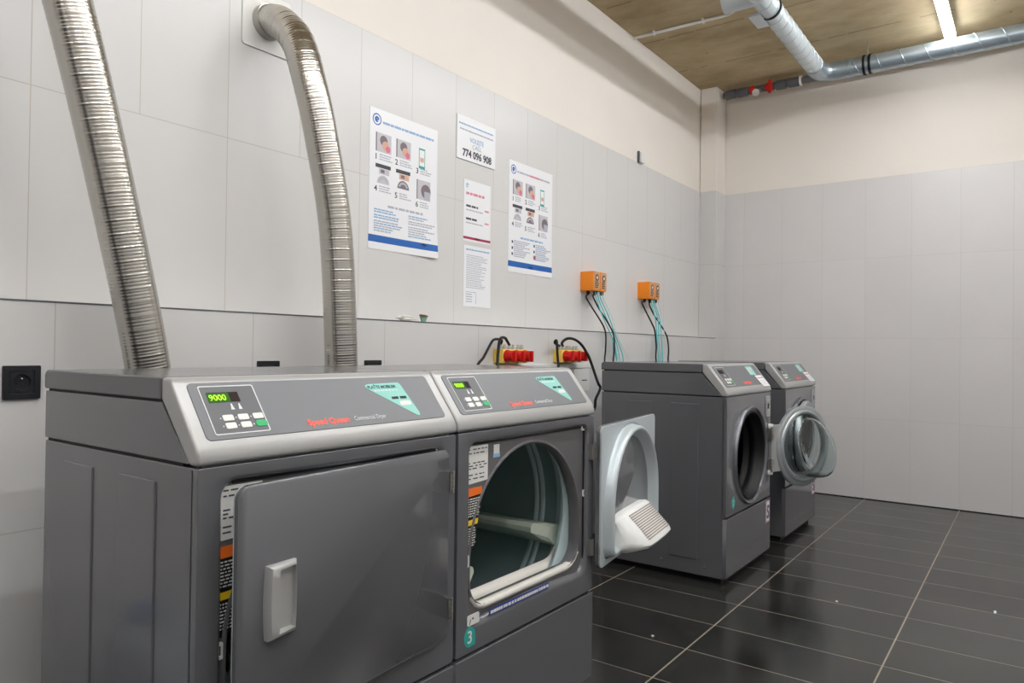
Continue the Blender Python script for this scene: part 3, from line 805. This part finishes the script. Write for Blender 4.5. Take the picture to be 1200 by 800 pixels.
def cable(name, pts, r, m, label, cat='cable', group=None, n=10):
    o = MB().tube(spline([Vector(p) for p in pts], 10), r, n).build(name, M[m], angle=80)
    return tag(o, label, cat, group)
G = 'black cables from the switches'
cable('power_cable', [(2.089, .927, 1.106), at(588, 399, .92), at(584.5, 397.5, .915), at(580, 397.5, .90), at(576, 401, .88), at(567, 418, .83), at(559, 431, .80), (1.75, .78, .90), (1.72, .76, .6), (1.70, .70, .30), (1.70, .70, .05)], .0062, 'black', 'black cable leaning down left from the nearer switch group behind the dryer', group=G)
cable('power_cable', [(2.16, .927, 1.106), at(594, 399, .92), at(592, 396, .915), at(588, 395.5, .90), at(585.5, 399, .88), at(584, 410, .86), at(583, 422, .85), at(582.5, 433, .84), (1.95, .83, .8), (1.94, .82, .4), (1.94, .80, .05)], .0070, 'black', 'black cable hooking over and dropping straight in front of the nearer switches', group=G)
cable('power_cable', [(2.621, .927, 1.106), at(650.5, 402, .92), at(651, 399, .91), at(652.5, 400, .895), at(653, 410, .885), at(653.7, 422, .88), at(654, 433, .87), (2.46, .86, .8), (2.45, .84, .4), (2.45, .82, .05)], .0068, 'black', 'black cable dropping straight in front of the switches nearer the washers', group=G)
cable('power_cable', [(2.653, .927, 1.106), at(658.5, 402, .92), at(662, 398, .915), at(667, 396.4, .90), at(674, 398, .88), at(682, 404.5, .86), at(690, 418, .83), at(695.5, 433, .81), at(701, 449, .78), at(703.5, 453.5, .775), at(702, 459, .76), at(698, 468, .72), at(696, 480, .70), (2.47, .69, .70), (2.44, .69, .3), (2.44, .68, .05)], .0075, 'black', 'black cable looping over to the right and kinking beside the washer', group=G)

# ------------------------------------------------------------------ dosing pumps and their lines
def dosing_pump(x, label):
    root = thing('dosing_pump', label, 'pump', (x, YW, 1.505), 'orange dosing pumps on the wall')
    T = frame((0, 0, 0), (1, 0, 0), (0, 0, 1))
    MB().prism(rrect(-.039, .039, -.058, .06, .004, 3), 0.0, .092, T).build('case', M['orange'], root, bevel=.003)
    m = MB().prism(rrect(-.035, .035, -.046, .056, .003, 3), .0915, .0945, T, 0)
    m.prism(circle(0, .022, .02, 24), .094, .0955, T, 1); m.prism(circle(0, .022, .011, 20), .095, .0965, T, 2)
    for k in range(4): m.prism(rrect(-.024, -.024 + random.uniform(.03, .046), -.040 + .011 * k, -.034 + .011 * k, .001, 2), .094, .0955, T, 1)
    m.build('front_label', [M['olabel'], M['brown'], M['labelw']], root, label='tan printed front label')
    for dx in (-.02, .02):
        MB().lathe([(0, 0), (.011, 0), (.011, -.018), (.007, -.024), (0, -.024)], Matrix.Translation((dx, -.045 if dx < 0 else -.07, -.056)), 14).build('hose_connector', M['black'], root)
    return root
dosing_pump(3.158, 'orange dosing pump nearer the posters, left one of its pair')
dosing_pump(3.243, 'orange dosing pump nearer the posters, right one of its pair')
dosing_pump(3.938, 'orange dosing pump nearer the corner pillar, left one of its pair')
dosing_pump(4.023, 'orange dosing pump nearer the corner pillar, right one of its pair')
G = 'lines from the dosing pumps to the washers'
cable('pump_cable', [(3.138, 1.054, 1.425), at(687, 348, 1.03), at(693, 359, 1.0), at(702, 373, .95), at(708, 384, .93), at(710, 394, .92), at(709.6, 410, .90), at(708.7, 428, .87), (2.95, .80, .8), (2.9, .72, .5), (2.9, .669, .4)], .0048, 'black', 'black cable under the nearer pump pair, outermost left', group=G)
cable('pump_cable', [(3.178, 1.029, 1.425), at(695, 347, 1.02), at(701, 360, 1.0), at(708, 371, .95), at(714, 381, .93), at(719, 392, .92), at(720, 408, .90), at(718.5, 428, .87), (3.02, .80, .8), (3.0, .72, .5), (3.0, .669, .4)], .0048, 'black', 'black cable crossing behind the teal tubes of the nearer pumps', group=G)
for k, (a, b, c, d, mt, lb) in enumerate([(697, 708, 717, 722, 'tube', 'teal tube under the nearer pump pair, leftmost of the bundle'), (699.5, 710, 720, 725, 'tube', 'teal tube under the nearer pump pair, second in the bundle'), (702, 712, 722, 729, 'tube', 'teal tube under the nearer pump pair, rightmost teal one'), (705, 714, 724, 733, 'tubep', 'pale clear tube hanging at the right of the nearer teal tubes')]):
    cable('pump_tube', [at(a, 339, 1.03), at(a + 2, 350, 1.0), at(b + 1.5 * k - 2, 370, .945), at(c, 395, .92), at(d, 412 + k, .90), at(d + 1.5, 428, .88), at(d + 1.5, 450, .84), at(d, 480, .76), at(d - 2, 505, .67)], .0036 if mt == 'tube' else .0028, mt, lb, 'tube', G, 8)
cable('pump_tube', [at(719, 415, .915), at(718.5, 405, .918), at(718, 396, .922), at(719.2, 404, .924), at(722, 418, .92), at(724, 430, .90), at(724, 460, .82)], .0034, 'tube', 'short teal tube loop beside the nearer bundle', 'tube', G, 8)
cable('pump_cable', [(3.918, 1.054, 1.425), at(752, 354, 1.03), at(757, 365, 1.0), at(764, 379, .95), at(767.5, 388, .94), at(769, 405, .92), at(770, 428, .88), (3.80, .80, .8), (3.75, .72, .5), (3.75, .669, .4)], .0052, 'black', 'black cable under the far pump pair, outermost left', group=G)
cable('pump_cable', [(3.958, 1.029, 1.425), at(761, 357, 1.02), at(766, 368, 1.0), at(773, 379, .95), at(778, 387, .93), at(782, 396, .92), at(783.5, 410, .90), at(784, 428, .87), (3.95, .80, .8), (3.92, .72, .5), (3.92, .669, .4)], .0052, 'black', 'black cable curving down right of the far teal tubes', group=G)
for k, (a, b, c, d, mt, lb) in enumerate([(763, 768, 770, 771, 'tube', 'teal tube under the far pump pair, leftmost of the bundle'), (765, 771, 772, 773, 'tube', 'teal tube under the far pump pair, middle of the bundle'), (767, 773, 775, 776, 'tube', 'teal tube under the far pump pair, rightmost teal one'), (771, 776, 779, 781, 'tubep', 'pale clear tube hanging right of the far teal tubes')]):
    cable('pump_tube', [at(a, 349, 1.03), at(a + 1, 357, 1.0), at(b, 374, .945), at(c, 396, .92), at(d, 412, .90), at(d + .5, 428, .88), at(d, 450, .84), at(d - 2, 480, .76), at(d - 4, 505, .67)], .0040 if mt == 'tube' else .0030, mt, lb, 'tube', G, 8)

# ------------------------------------------------------------------ posters and notices
class Sheet(MB):
    """Flat print on a sheet hung on the upper wall; curl lifts its lower right corner."""
    def __init__(s, x0, z0, w, h, curl=0.0, base=.0015):
        super().__init__(); s.x0, s.z0, s.w, s.h, s.curl, s.base = x0, z0, w, h, curl, base
    def P(s, u, v, n):
        c = s.curl * max(0, (u / s.w - .35)) ** 2 * max(0, 1 - v / (.45 * s.h)) ** 1.5
        return Vector((s.x0 + u, YW - s.base - n - c, s.z0 + v))
    def rect(s, u0, u1, v0, v1, mi=0, n=.0008, nu=1, nv=1, base=.0):
        for k in range(nu):
            for l in range(nv):
                a, b = u0 + (u1 - u0) * k / nu, u0 + (u1 - u0) * (k + 1) / nu; c, d = v0 + (v1 - v0) * l / nv, v0 + (v1 - v0) * (l + 1) / nv
                f = [s.pt(s.P(x, y, n)) for x, y in ((a, c), (b, c), (b, d), (a, d))]; g = [s.pt(s.P(x, y, base)) for x, y in ((a, c), (b, c), (b, d), (a, d))]
                s.face(f, mi); s.face(g[::-1], mi)
                for i in range(4): s.face((f[i], f[(i + 1) % 4], g[(i + 1) % 4], g[i]), mi)
    def words(s, u0, u1, v, hh, mi=0, fill=.82, gap=.004, n=.0011):
        u = u0; end = u0 + (u1 - u0) * fill
        while u < end - .004:
            w = min(random.uniform(.008, .026) * (hh / .006), end - u)
            s.rect(u, u + w, v, v + hh, mi, n, base=.0006); u += w + gap
    def disc(s, cu, cv, r0, r1, a0, a1, mi, n=.0011):
        k = 20
        for i in range(k):
            t0, t1 = a0 + (a1 - a0) * i / k, a0 + (a1 - a0) * (i + 1) / k
            s.poly([s.P(cu + r * math.cos(t), cv + r * math.sin(t), n) for r, t in ((r0, t0), (r1, t0), (r1, t1), (r0, t1))], mi)
    def wr(s, body, size, u, v, mi=0, sx=1.0, bold=0.0, align='LEFT'):
        T = Matrix.Translation((0, 0, 0)) @ frame((s.x0 + u, YW - s.base - .0006, s.z0 + v), (1, 0, 0), (0, 0, 1)); s.text(body, size, T, mi, sx=sx, bold=bold, align=align)

def sheet_of(root, x0, z0, w, h, curl=0.0, mt='paper', thick=.0008, nu=14, nv=18):
    s = Sheet(x0, z0, w, h, curl); 
    ids = {}
    for side, n in ((0, .0006), (1, -.0004 - thick)):
        for i in range(nu + 1):
            for j in range(nv + 1): ids[side, i, j] = s.pt(s.P(w * i / nu, h * j / nv, n))
    for i in range(nu):
        for j in range(nv):
            for side in (0, 1): s.face([ids[side, i, j], ids[side, i + 1, j], ids[side, i + 1, j + 1], ids[side, i, j + 1]])
    for i in range(nu):
        for j in (0, nv): s.face([ids[0, i, j], ids[0, i + 1, j], ids[1, i + 1, j], ids[1, i, j]])
    for j in range(nv):
        for i in (0, nu): s.face([ids[0, i, j], ids[0, i, j + 1], ids[1, i, j + 1], ids[1, i, j]])
    off = root.location
    s.v = [tuple(Vector(p) - off) for p in s.v]
    return s.build('paper_sheet', M[mt], root, angle=60)
def put(s, name, mats, root, label=None):
    off = root.location; s.v = [tuple(Vector(p) - off) for p in s.v]
    o = s.build(name, mats, root)
    if label: o['label'] = label
    return o

def poster(x0, z0, curl, label, second):
    w, h = .42, .594
    root = thing('poster', label, 'poster', (x0, YW, z0), 'laundry instruction posters')
    sheet_of(root, x0, z0, w, h, curl)
    S = lambda: Sheet(x0, z0, w, h, curl)
    s = S(); s.disc(.04, .548, .020, .025, 0, 2 * PI, 0); s.disc(.04, .548, .004, .013, .3, PI * 1.7, 0); s.rect(.03, .052, .545, .550, 0); put(s, 'round_logo', M['blue'], root, 'round blue emblem')
    s = S(); s.words(.074, .40, .537, .010, 0, .98, .004)
    if second: s.words(.19, .29, .537, .010, 1, .98, .004, n=.0014)
    put(s, 'title_line', [M['blue2'] if not second else M['ink'], M['inkp']], root)
    cols = (.035, .155, .285)
    for r in range(2):
        for c in range(3):
            k = r * 3 + c; u = cols[c]; v = .415 if r == 0 else (.285, .285, .266)[c]
            s = S()
            if k == 2:
                s.rect(u + .012, u + .052, v - .02, v + .072, 1); s.rect(u + .016, u + .048, v - .008, v + .064, 2, n=.0012); s.rect(u + .02, u + .044, v + .01, v + .03, 3, n=.0015)
                put(s, 'step_picture', [M['photo'], M['tealnum'], M['paper'], M['skin']], root); continue
            if r == 0:
                s.rect(u, u + .09, v, v + .08, 0); s.disc(u + .045, v + .05, 0, .022, 0, 2 * PI, 1, .0013); s.disc(u + .056, v + .03, 0, .02, 0, 2 * PI, 2, .0015); s.disc(u + .07, v + .018, 0, .014, 0, 2 * PI, 3, .0016); s.rect(u, u + .006, v, v + .08, 1, n=.0012)
            elif c < 2:
                s.rect(u, u + .088, v + .062, v + .078, 4, n=.0013); s.rect(u + .02, u + .08, v + .036, v + .06, 2 if c else 0, n=.0011); s.rect(u + .03, u + .052, v + .042, v + .056, 1, n=.0013); s.disc(u + .045, v - .004, .0, .036, 0, PI, 1 if c else 0, .0012); s.disc(u + .045, v - .004, .02, .03, .3, PI - .3, 5, .0014)
            else:
                s.rect(u, u + .09, v - .01, v + .078, 0); s.disc(u + .06, v + .03, .0, .032, 0, 2 * PI, 1, .0012); s.rect(u + .05, u + .088, v - .01, v + .03, 5, n=.0014); s.rect(u, u + .006, v - .01, v + .078, 1, n=.0012)
            put(s, 'step_picture', [M['photo'], M['photod'], M['skin'], M['pinkp'], M['inkd'], M['ink']], root)
    for r in range(2):
        for c in range(3):
            k = r * 3 + c; u = cols[c]; v = (.385, .385, .374)[c] if r == 0 else (.25, .24, .224)[c]
            s = S(); s.wr(str(k + 1), .034, u - .006, v - .004, 0, bold=.0006)
            put(s, 'step_number', M['inkd'], root)
            s = S()
            for l in range(3): s.words(u + .022, u + .10, v + .016 - .010 * l, .005, 0, random.uniform(.6, 1), .003)
            put(s, 'step_caption', M['ink'], root)
    s = S(); s.words(.11, .33, .185, .010, 0, .98, .006); put(s, 'heading_line', M['ink' if not second else 'blue2'], root)
    for u in (.03, .235):
        s = S(); v = .166
        for l in range(9):
            if l in (2, 4) and not second: v -= .004
            s.words(u + (.02 if second else 0), u + .175, v, .006, random.choice((0, 0, 1)), random.uniform(.55, 1), .003); v -= .0102
        if second:
            for l in range(3): s.rect(u, u + .013, .155 - .032 * l, .169 - .032 * l, 2)
        put(s, 'text_column', [M['ink'], M['blue2'], M['inkd']], root)
    if second:
        s = S(); s.disc(.245, .098, 0, .014, 0, 2 * PI, 0, .0014); s.rect(.241, .25, .090, .106, 1, n=.0018); put(s, 'red_symbol', [M['inkp'], M['inkd']], root)
    s = S(); s.rect(0, w, .030, .060, 0, nu=14, nv=2); put(s, 'blue_band', M['blue'], root, 'blue band along the bottom')
    return root
poster(1.387, 1.500, .035, 'large instruction poster nearer the ducts with blue band, lower corner curling', False)
poster(2.370, 1.495, .008, 'large instruction poster farther along the wall, between notices and orange pumps', True)

root = thing('phone_sign', 'small white wall sign with a dark phone number, above the two notices', 'sign', (1.941, YW, 2.003))
MB().box(0, .302, -.006, -.0005, 0, .210).build('panel', M['paper'], root, bevel=.0008)
S = lambda: Sheet(1.941, 2.003, .302, .21, 0, .0058)
s = S(); s.words(.012, .29, .168, .007, 0, .97, .003); put(s, 'blue_line', M['blue2'], root)
s = S(); s.words(.02, .29, .142, .007, 0, .97, .003); put(s, 'grey_line', M['ink'], root)
s = S(); s.wr('VOLEJTE', .034, .151, .094, 0, sx=.85, align='CENTER'); put(s, 'blue_word', M['blue2'], root)
s = S(); s.wr('CALL', .032, .151, .064, 0, sx=.95, align='CENTER'); put(s, 'grey_word', M['ink'], root)
s = S(); s.wr('774 096 908', .050, .155, .018, 0, sx=.90, bold=.0014, align='CENTER'); put(s, 'phone_number', M['inkd'], root)

root = thing('price_notice', 'narrow notice with crimson bar at its foot, under the phone sign', 'notice', (2.002, YW, 1.612))
sheet_of(root, 2.002, 1.612, .212, .300, .004)
S = lambda: Sheet(2.002, 1.612, .212, .300, .004)
s = S(); s.disc(.026, .272, .004, .011, 0, 5.2, 0); put(s, 'small_logo', M['blue2'], root)
s = S(); s.words(.018, .16, .228, .012, 0, 1, .006); put(s, 'pink_heading', M['inkp'], root)
for v in (.168, .105):
    s = S(); s.words(.018, .11, v, .010, 0, 1, .005); s.words(.018, .15, v - .018, .006, 1, 1, .003); put(s, 'price_row', [M['inkd'], M['ink'], M['inkp']], root)
    s = S(); s.words(.165, .197, v - .006, .008, 0, 1, .002); put(s, 'price', M['inkp'], root)
s = S(); s.rect(0, .212, .010, .022, 0, nu=6); put(s, 'crimson_bar', M['crimson'], root)
root = thing('text_notice', 'narrow white sheet of small print, below the crimson barred notice', 'notice', (2.008, YW, 1.292))
sheet_of(root, 2.008, 1.292, .214, .300, .004)
S = lambda: Sheet(2.008, 1.292, .214, .300, .004)
s = S(); s.words(.016, .2, .276, .007, 0, 1, .003); put(s, 'blue_heading', M['blue2'], root)
s = S(); v = .25
for l in range(19): s.words(.02, .19, v, .0038, 0, random.uniform(.6, 1), .003); v -= .0088
put(s, 'text_block', M['ink'], root)
s = S(); s.rect(.018, .098, .070, .0725, 1); s.rect(.0955, .098, .014, .0725, 1)
for l in range(4): s.words(.02, .085, .058 - .012 * l, .005, 0, random.uniform(.4, .9), .003)
put(s, 'stamp_box', [M['ink'], M['blue2']], root)

# small device on the paint line
root = thing('cable_outlet', 'tiny white outlet box on the paint line high on the left wall', 'outlet', (3.917, YW, 2.43))
MB().prism(rrect(-.028, .028, -.03, .042, .004, 3), -.004, .026, frame((0, 0, 0), (1, 0, 0), (0, 0, 1))).build('case', M['white'], root, bevel=.002)
MB().prism(rrect(-.036, -.028, -.035, .05, .002, 3), -.004, .012, frame((0, 0, 0), (1, 0, 0), (0, 0, 1))).build('dark_side', M['insul'], root, bevel=.001)

# litter on the ledge
def crumple(name, c, sx, sy, sz, m, label, cat):
    me = bmesh.new(); bmesh.ops.create_icosphere(me, subdivisions=3, radius=1)
    rnd = random.Random(hash(name) % 100 if False else len(label))
    for v in me.verts:
        k = 1 + rnd.uniform(-.28, .28); v.co = Vector((v.co.x * sx * k, v.co.y * sy * k, max(-.98, v.co.z * k) * sz + sz))
    d = bpy.data.meshes.new(name); me.to_mesh(d); me.free(); d.materials.append(M[m])
    o = bpy.data.objects.new(name, d); COL.objects.link(o); o.location = c
    return tag(o, label, cat)
crumple('plastic_wrapper', (1.505, .985, ZL), .05, .02, .012, 'scrap', 'crumpled clear wrapper lying on the wall ledge below the first poster', 'wrapper')
m = MB(); m.prism([(0, 0), (.02, -.002), (.034, .025), (.012, .028), (-.014, .030)], 0, .008, FRONT(0)); m.prism([(-.014, .024), (.012, .020), (.034, .025), (.012, .030), (-.016, .031)], .006, .014, FRONT(0), 1)
o = tag(m.build('paper_scrap', [M['gscrap'], mat('red_brown_scrap', (120, 70, 60), .5)]), 'small green and red scrap standing on the wall ledge beside the clear wrapper', 'scrap'); o.location = (1.60, .99, ZL + .0015)
for k, (x, y, lb) in enumerate(((2.72, -.455, 'small white scrap on the dark floor in front of the washers'), (3.0, -1.02, 'curled pale scrap on the open floor at the right of the photo'), (1.87, .02, 'pale fleck on a floor tile beside the open dryer door'))):
    c = crumple('floor_scrap', (x, y, 0), .006 if k != 1 else .016, .005, .0025, 'scrap', lb, 'scrap')

# ------------------------------------------------------------------ ceiling services
ZP, RP, YP, XP2 = 3.098, .060, .112, 4.80
root = thing('ventilation_duct', 'galvanised spiral duct under the ceiling, turning along the right wall', 'duct', (XP2, YP, ZP))
def pipe(a, b, r, name, m, pitch, phase=0.0):
    a, b = Vector(a), Vector(b); L = (b - a).length
    o = MB().tube([a, b], r, 36, caps=True).build(name, M[m], root, angle=50)
    d = (b - a).normalized(); n1 = Vector((0, 0, 1)); n2 = d.cross(n1); hp = []
    N = int(L / pitch * 30)
    for i in range(N + 1):
        t = i / 30; p = a + d * min(L, t * pitch); hp.append(p + (n1 * math.cos(2 * PI * t + phase) + n2 * math.sin(2 * PI * t + phase)) * (r + .0006))
    MB().tube(hp, .0038, 6).build('spiral_seam', M[m], o, angle=80)
    return o
pipe((-3.7, 0, 0), (-.20, 0, 0), RP, 'pipe_run', 'galvw', .105)
pipe((0, -.20, 0), (0, YF + .05 - YP, 0), RP, 'pipe_run', 'galv', .145)
arc = [Vector((-.20, 0, 0)), Vector((-.15, -.002, 0))] + [Vector((-.11 + .11 * math.sin(t), -.11 + .11 * math.cos(t), 0)) for t in [i * PI / 12 + .06 for i in range(6)]] + [Vector((0, -.15, 0)), Vector((0, -.2, 0))]
MB().tube(arc, RP + .003, 36).build('elbow', M['galv'], root, angle=50)
for p, d in (((-.2, 0, 0), (1, 0, 0)), ((0, -.2, 0), (0, 1, 0))):
    MB().lathe([(RP + .002, -.012), (RP + .006, -.010), (RP + .006, .010), (RP + .002, .012)], frame(p, (0, 0, 1), Vector(d).cross(Vector((0, 0, 1)))), 36).build('elbow_band', M['galv'], root)
def clamp(p, axis, double=False, extra=0.0):
    T = frame(p, (0, 0, 1), Vector(axis).cross(Vector((0, 0, 1))))
    m = MB()
    for w in ((-.018, .018) if double else (0,)): m.lathe([(RP + .001, w - .008), (RP + .008, w - .008), (RP + .008, w + .008), (RP + .001, w + .008)], T, 36)
    c = m.build('pipe_clamp', M['black'], root)
    MB().tube([(p[0], p[1], p[2] + RP), (p[0], p[1], ZC - ZP)], .005, 8).build('hanger_rod', M['steel'], c)
clamp((-1.22, 0, 0), (1, 0, 0)); clamp((0, -.31, 0), (0, 1, 0), True); clamp((0, -1.9, 0), (0, 1, 0), True)
# branch collar with its cap near the top edge of the photo
MB().tube([(-1.42, .0, .01), (-1.42, .10, .01), (-1.42, .20, .01)], .066, 32).build('branch_collar', M['galvw'], root, angle=50)
MB().box(-1.30, -1.12, .03, .10, -.062, -.045).build('branch_bracket', M['galvw'], root, bevel=.004)

root = thing('water_pipe', 'grey sleeved water pipe with red valve high in the corner', 'pipe', (5.10, .93, 3.188))
MB().tube([(0, .0, 0), (0, YF - .9, 0)], .026, 20).build('pipe', M['insul'], root, angle=50)
for a, b in ((-.02, -.10), (-.115, -.20), (-.42, -.50), (-.515, -.59)):
    MB().tube([(0, a, 0), (0, b, 0)], .036, 20).build('sleeve', M['insul'], root, bevel=.003)
MB().tube([(0, -.60, 0), (0, -.615, 0)], .038, 20).build('clip', M['white'], root)
m = MB().tube([(0, -.22, 0), (0, -.25, 0), (0, -.27, 0), (0, -.33, 0), (0, -.35, 0), (0, -.40, 0)], [.033, .033, .022, .022, .033, .033], 16)
v = m.build('valve', M['redp'], root, angle=40, label='red valve body')
MB().tube([(-.01, -.30, .0), (-.05, -.30, -.03)], .012, 10).build('valve_stem', M['steel'], v)
MB().lathe([(0, -.010), (.026, -.010), (.026, .010), (0, .012)], frame((-.06, -.28, -.045), (0, -1, 0), (0, 0, 1)), 24).build('gauge', M['white'], v, label='white round gauge')
MB().prism(rrect(-.012, .012, -.085, .02, .006, 3), 0, .008, frame((-.045, -.385, .02), (0, -1, 0), (0, 0, 1))).build('lever', M['redp'], v, bevel=.002)

root = thing('conduit', 'thin pale conduit crossing the concrete ceiling from the left wall', 'conduit', (3.80, 1.09, 3.24))
MB().tube(spline([(0, .006, 0), (.01, -.30, 0), (.02, -.60, 0), (.012, -.66, 0), (-.03, -.705, 0), (-.12, -.715, 0), (-.8, -.72, 0), (-2, -.72, 0)], 8), .010, 10).build('tube', M['pvc'], root, angle=80)
for p in ((.003, -.14), (.016, -.48), (-.5, -.72)):
    MB().box(p[0] - .016, p[0] + .016, p[1] - .008, p[1] + .008, -.012, .015).build('clip', M['pvc'], root, bevel=.002)

def lamp(x0, x1, y, label):
    root = thing('ceiling_light', label, 'ceiling light', ((x0 + x1) / 2, y, ZC), 'linear ceiling lights')
    L = (x1 - x0) / 2; T = frame((0, 0, 0), (0, 1, 0), (0, 0, 1))
    MB().prism([(-.033, -.055), (.033, -.055), (.030, -.02), (.022, 0), (-.022, 0), (-.030, -.02)], -L, L, T).build('housing', M['lampbody'], root)
    pr = [(-.0325 * math.cos(t), -.0545 - .026 * math.sin(t)) for t in [PI * i / 12 for i in range(13)]]
    MB().prism(pr, -L + .008, L - .008, T).build('diffuser', M['lamp'], root, angle=50)
lamp(3.38, 4.88, -.686, 'glowing linear ceiling light ending at the duct by the right wall')
lamp(1.82, 3.32, -.686, 'glowing linear ceiling light above the gap between dryers and washers, out of the photo')
lamp(.22, 1.72, -.686, 'glowing linear ceiling light above the dryers, out of the photo')
lamp(-2.98, -1.48, -.686, 'added unseen fill light extending the ceiling row towards the rear wall')  # unseen lamp added to the row as fill for the lower left wall
lamp(-1.40, .10, -.686, 'glowing linear ceiling light over the camera, out of the photo')
for x, w in ((-1.0, 'behind the camera'), (1.0, 'opposite the dryers'), (3.0, 'opposite the washers')): lamp(x - .75, x + .75, -1.75, 'added fill light of an unseen second ceiling row, ' + w)  # unseen second row, added to raise the ambient fill

# ------------------------------------------------------------------ canister beside the dryer (seen mirrored in its flank)
root = thing('plastic_canister', 'pale canister with blue cap, seen mirrored in the flank of the nearest dryer', 'canister', (-.27, .60, 0))
m = MB()
secs = []
for z, s in ((.0, .94), (.012, 1), (.23, 1), (.25, .975), (.27, 1), (.345, .97), (.375, .80), (.385, .5)):
    secs.append([Vector((p[0], p[1], z)) for p in rrect(-.10 * s, .10 * s, -.15 * s, .15 * s, .04 * s, 5)])
m.loft(secs, 0, (True, True)); m.build('body', M['can'], root, angle=50)
MB().lathe([(0, .375), (.036, .375), (.036, .42), (.030, .425), (0, .425)], Matrix.Translation((0, .09, 0)), 24).build('cap', M['cap'], root)
MB().tube(spline([(0, .04, .37), (0, .03, .415), (0, -.07, .415), (0, -.09, .36)], 6), .014, 10).build('handle', M['can'], root, angle=60)

# ------------------------------------------------------------------ render settings
wd = bpy.data.worlds.new('world'); SC.world = wd; wd.use_nodes = True
wd.node_tree.nodes['Background'].inputs[0].default_value = (.02, .02, .02, 1); wd.node_tree.nodes['Background'].inputs[1].default_value = 1
SC.view_settings.view_transform = 'Standard'; SC.view_settings.look = 'None'; SC.view_settings.gamma = 1.0; SC.view_settings.use_curve_mapping = False
SC.view_settings.exposure = 0.0
SC.cycles.max_bounces = 10; SC.cycles.transmission_bounces = 10; SC.cycles.diffuse_bounces = 6; SC.cycles.glossy_bounces = 5
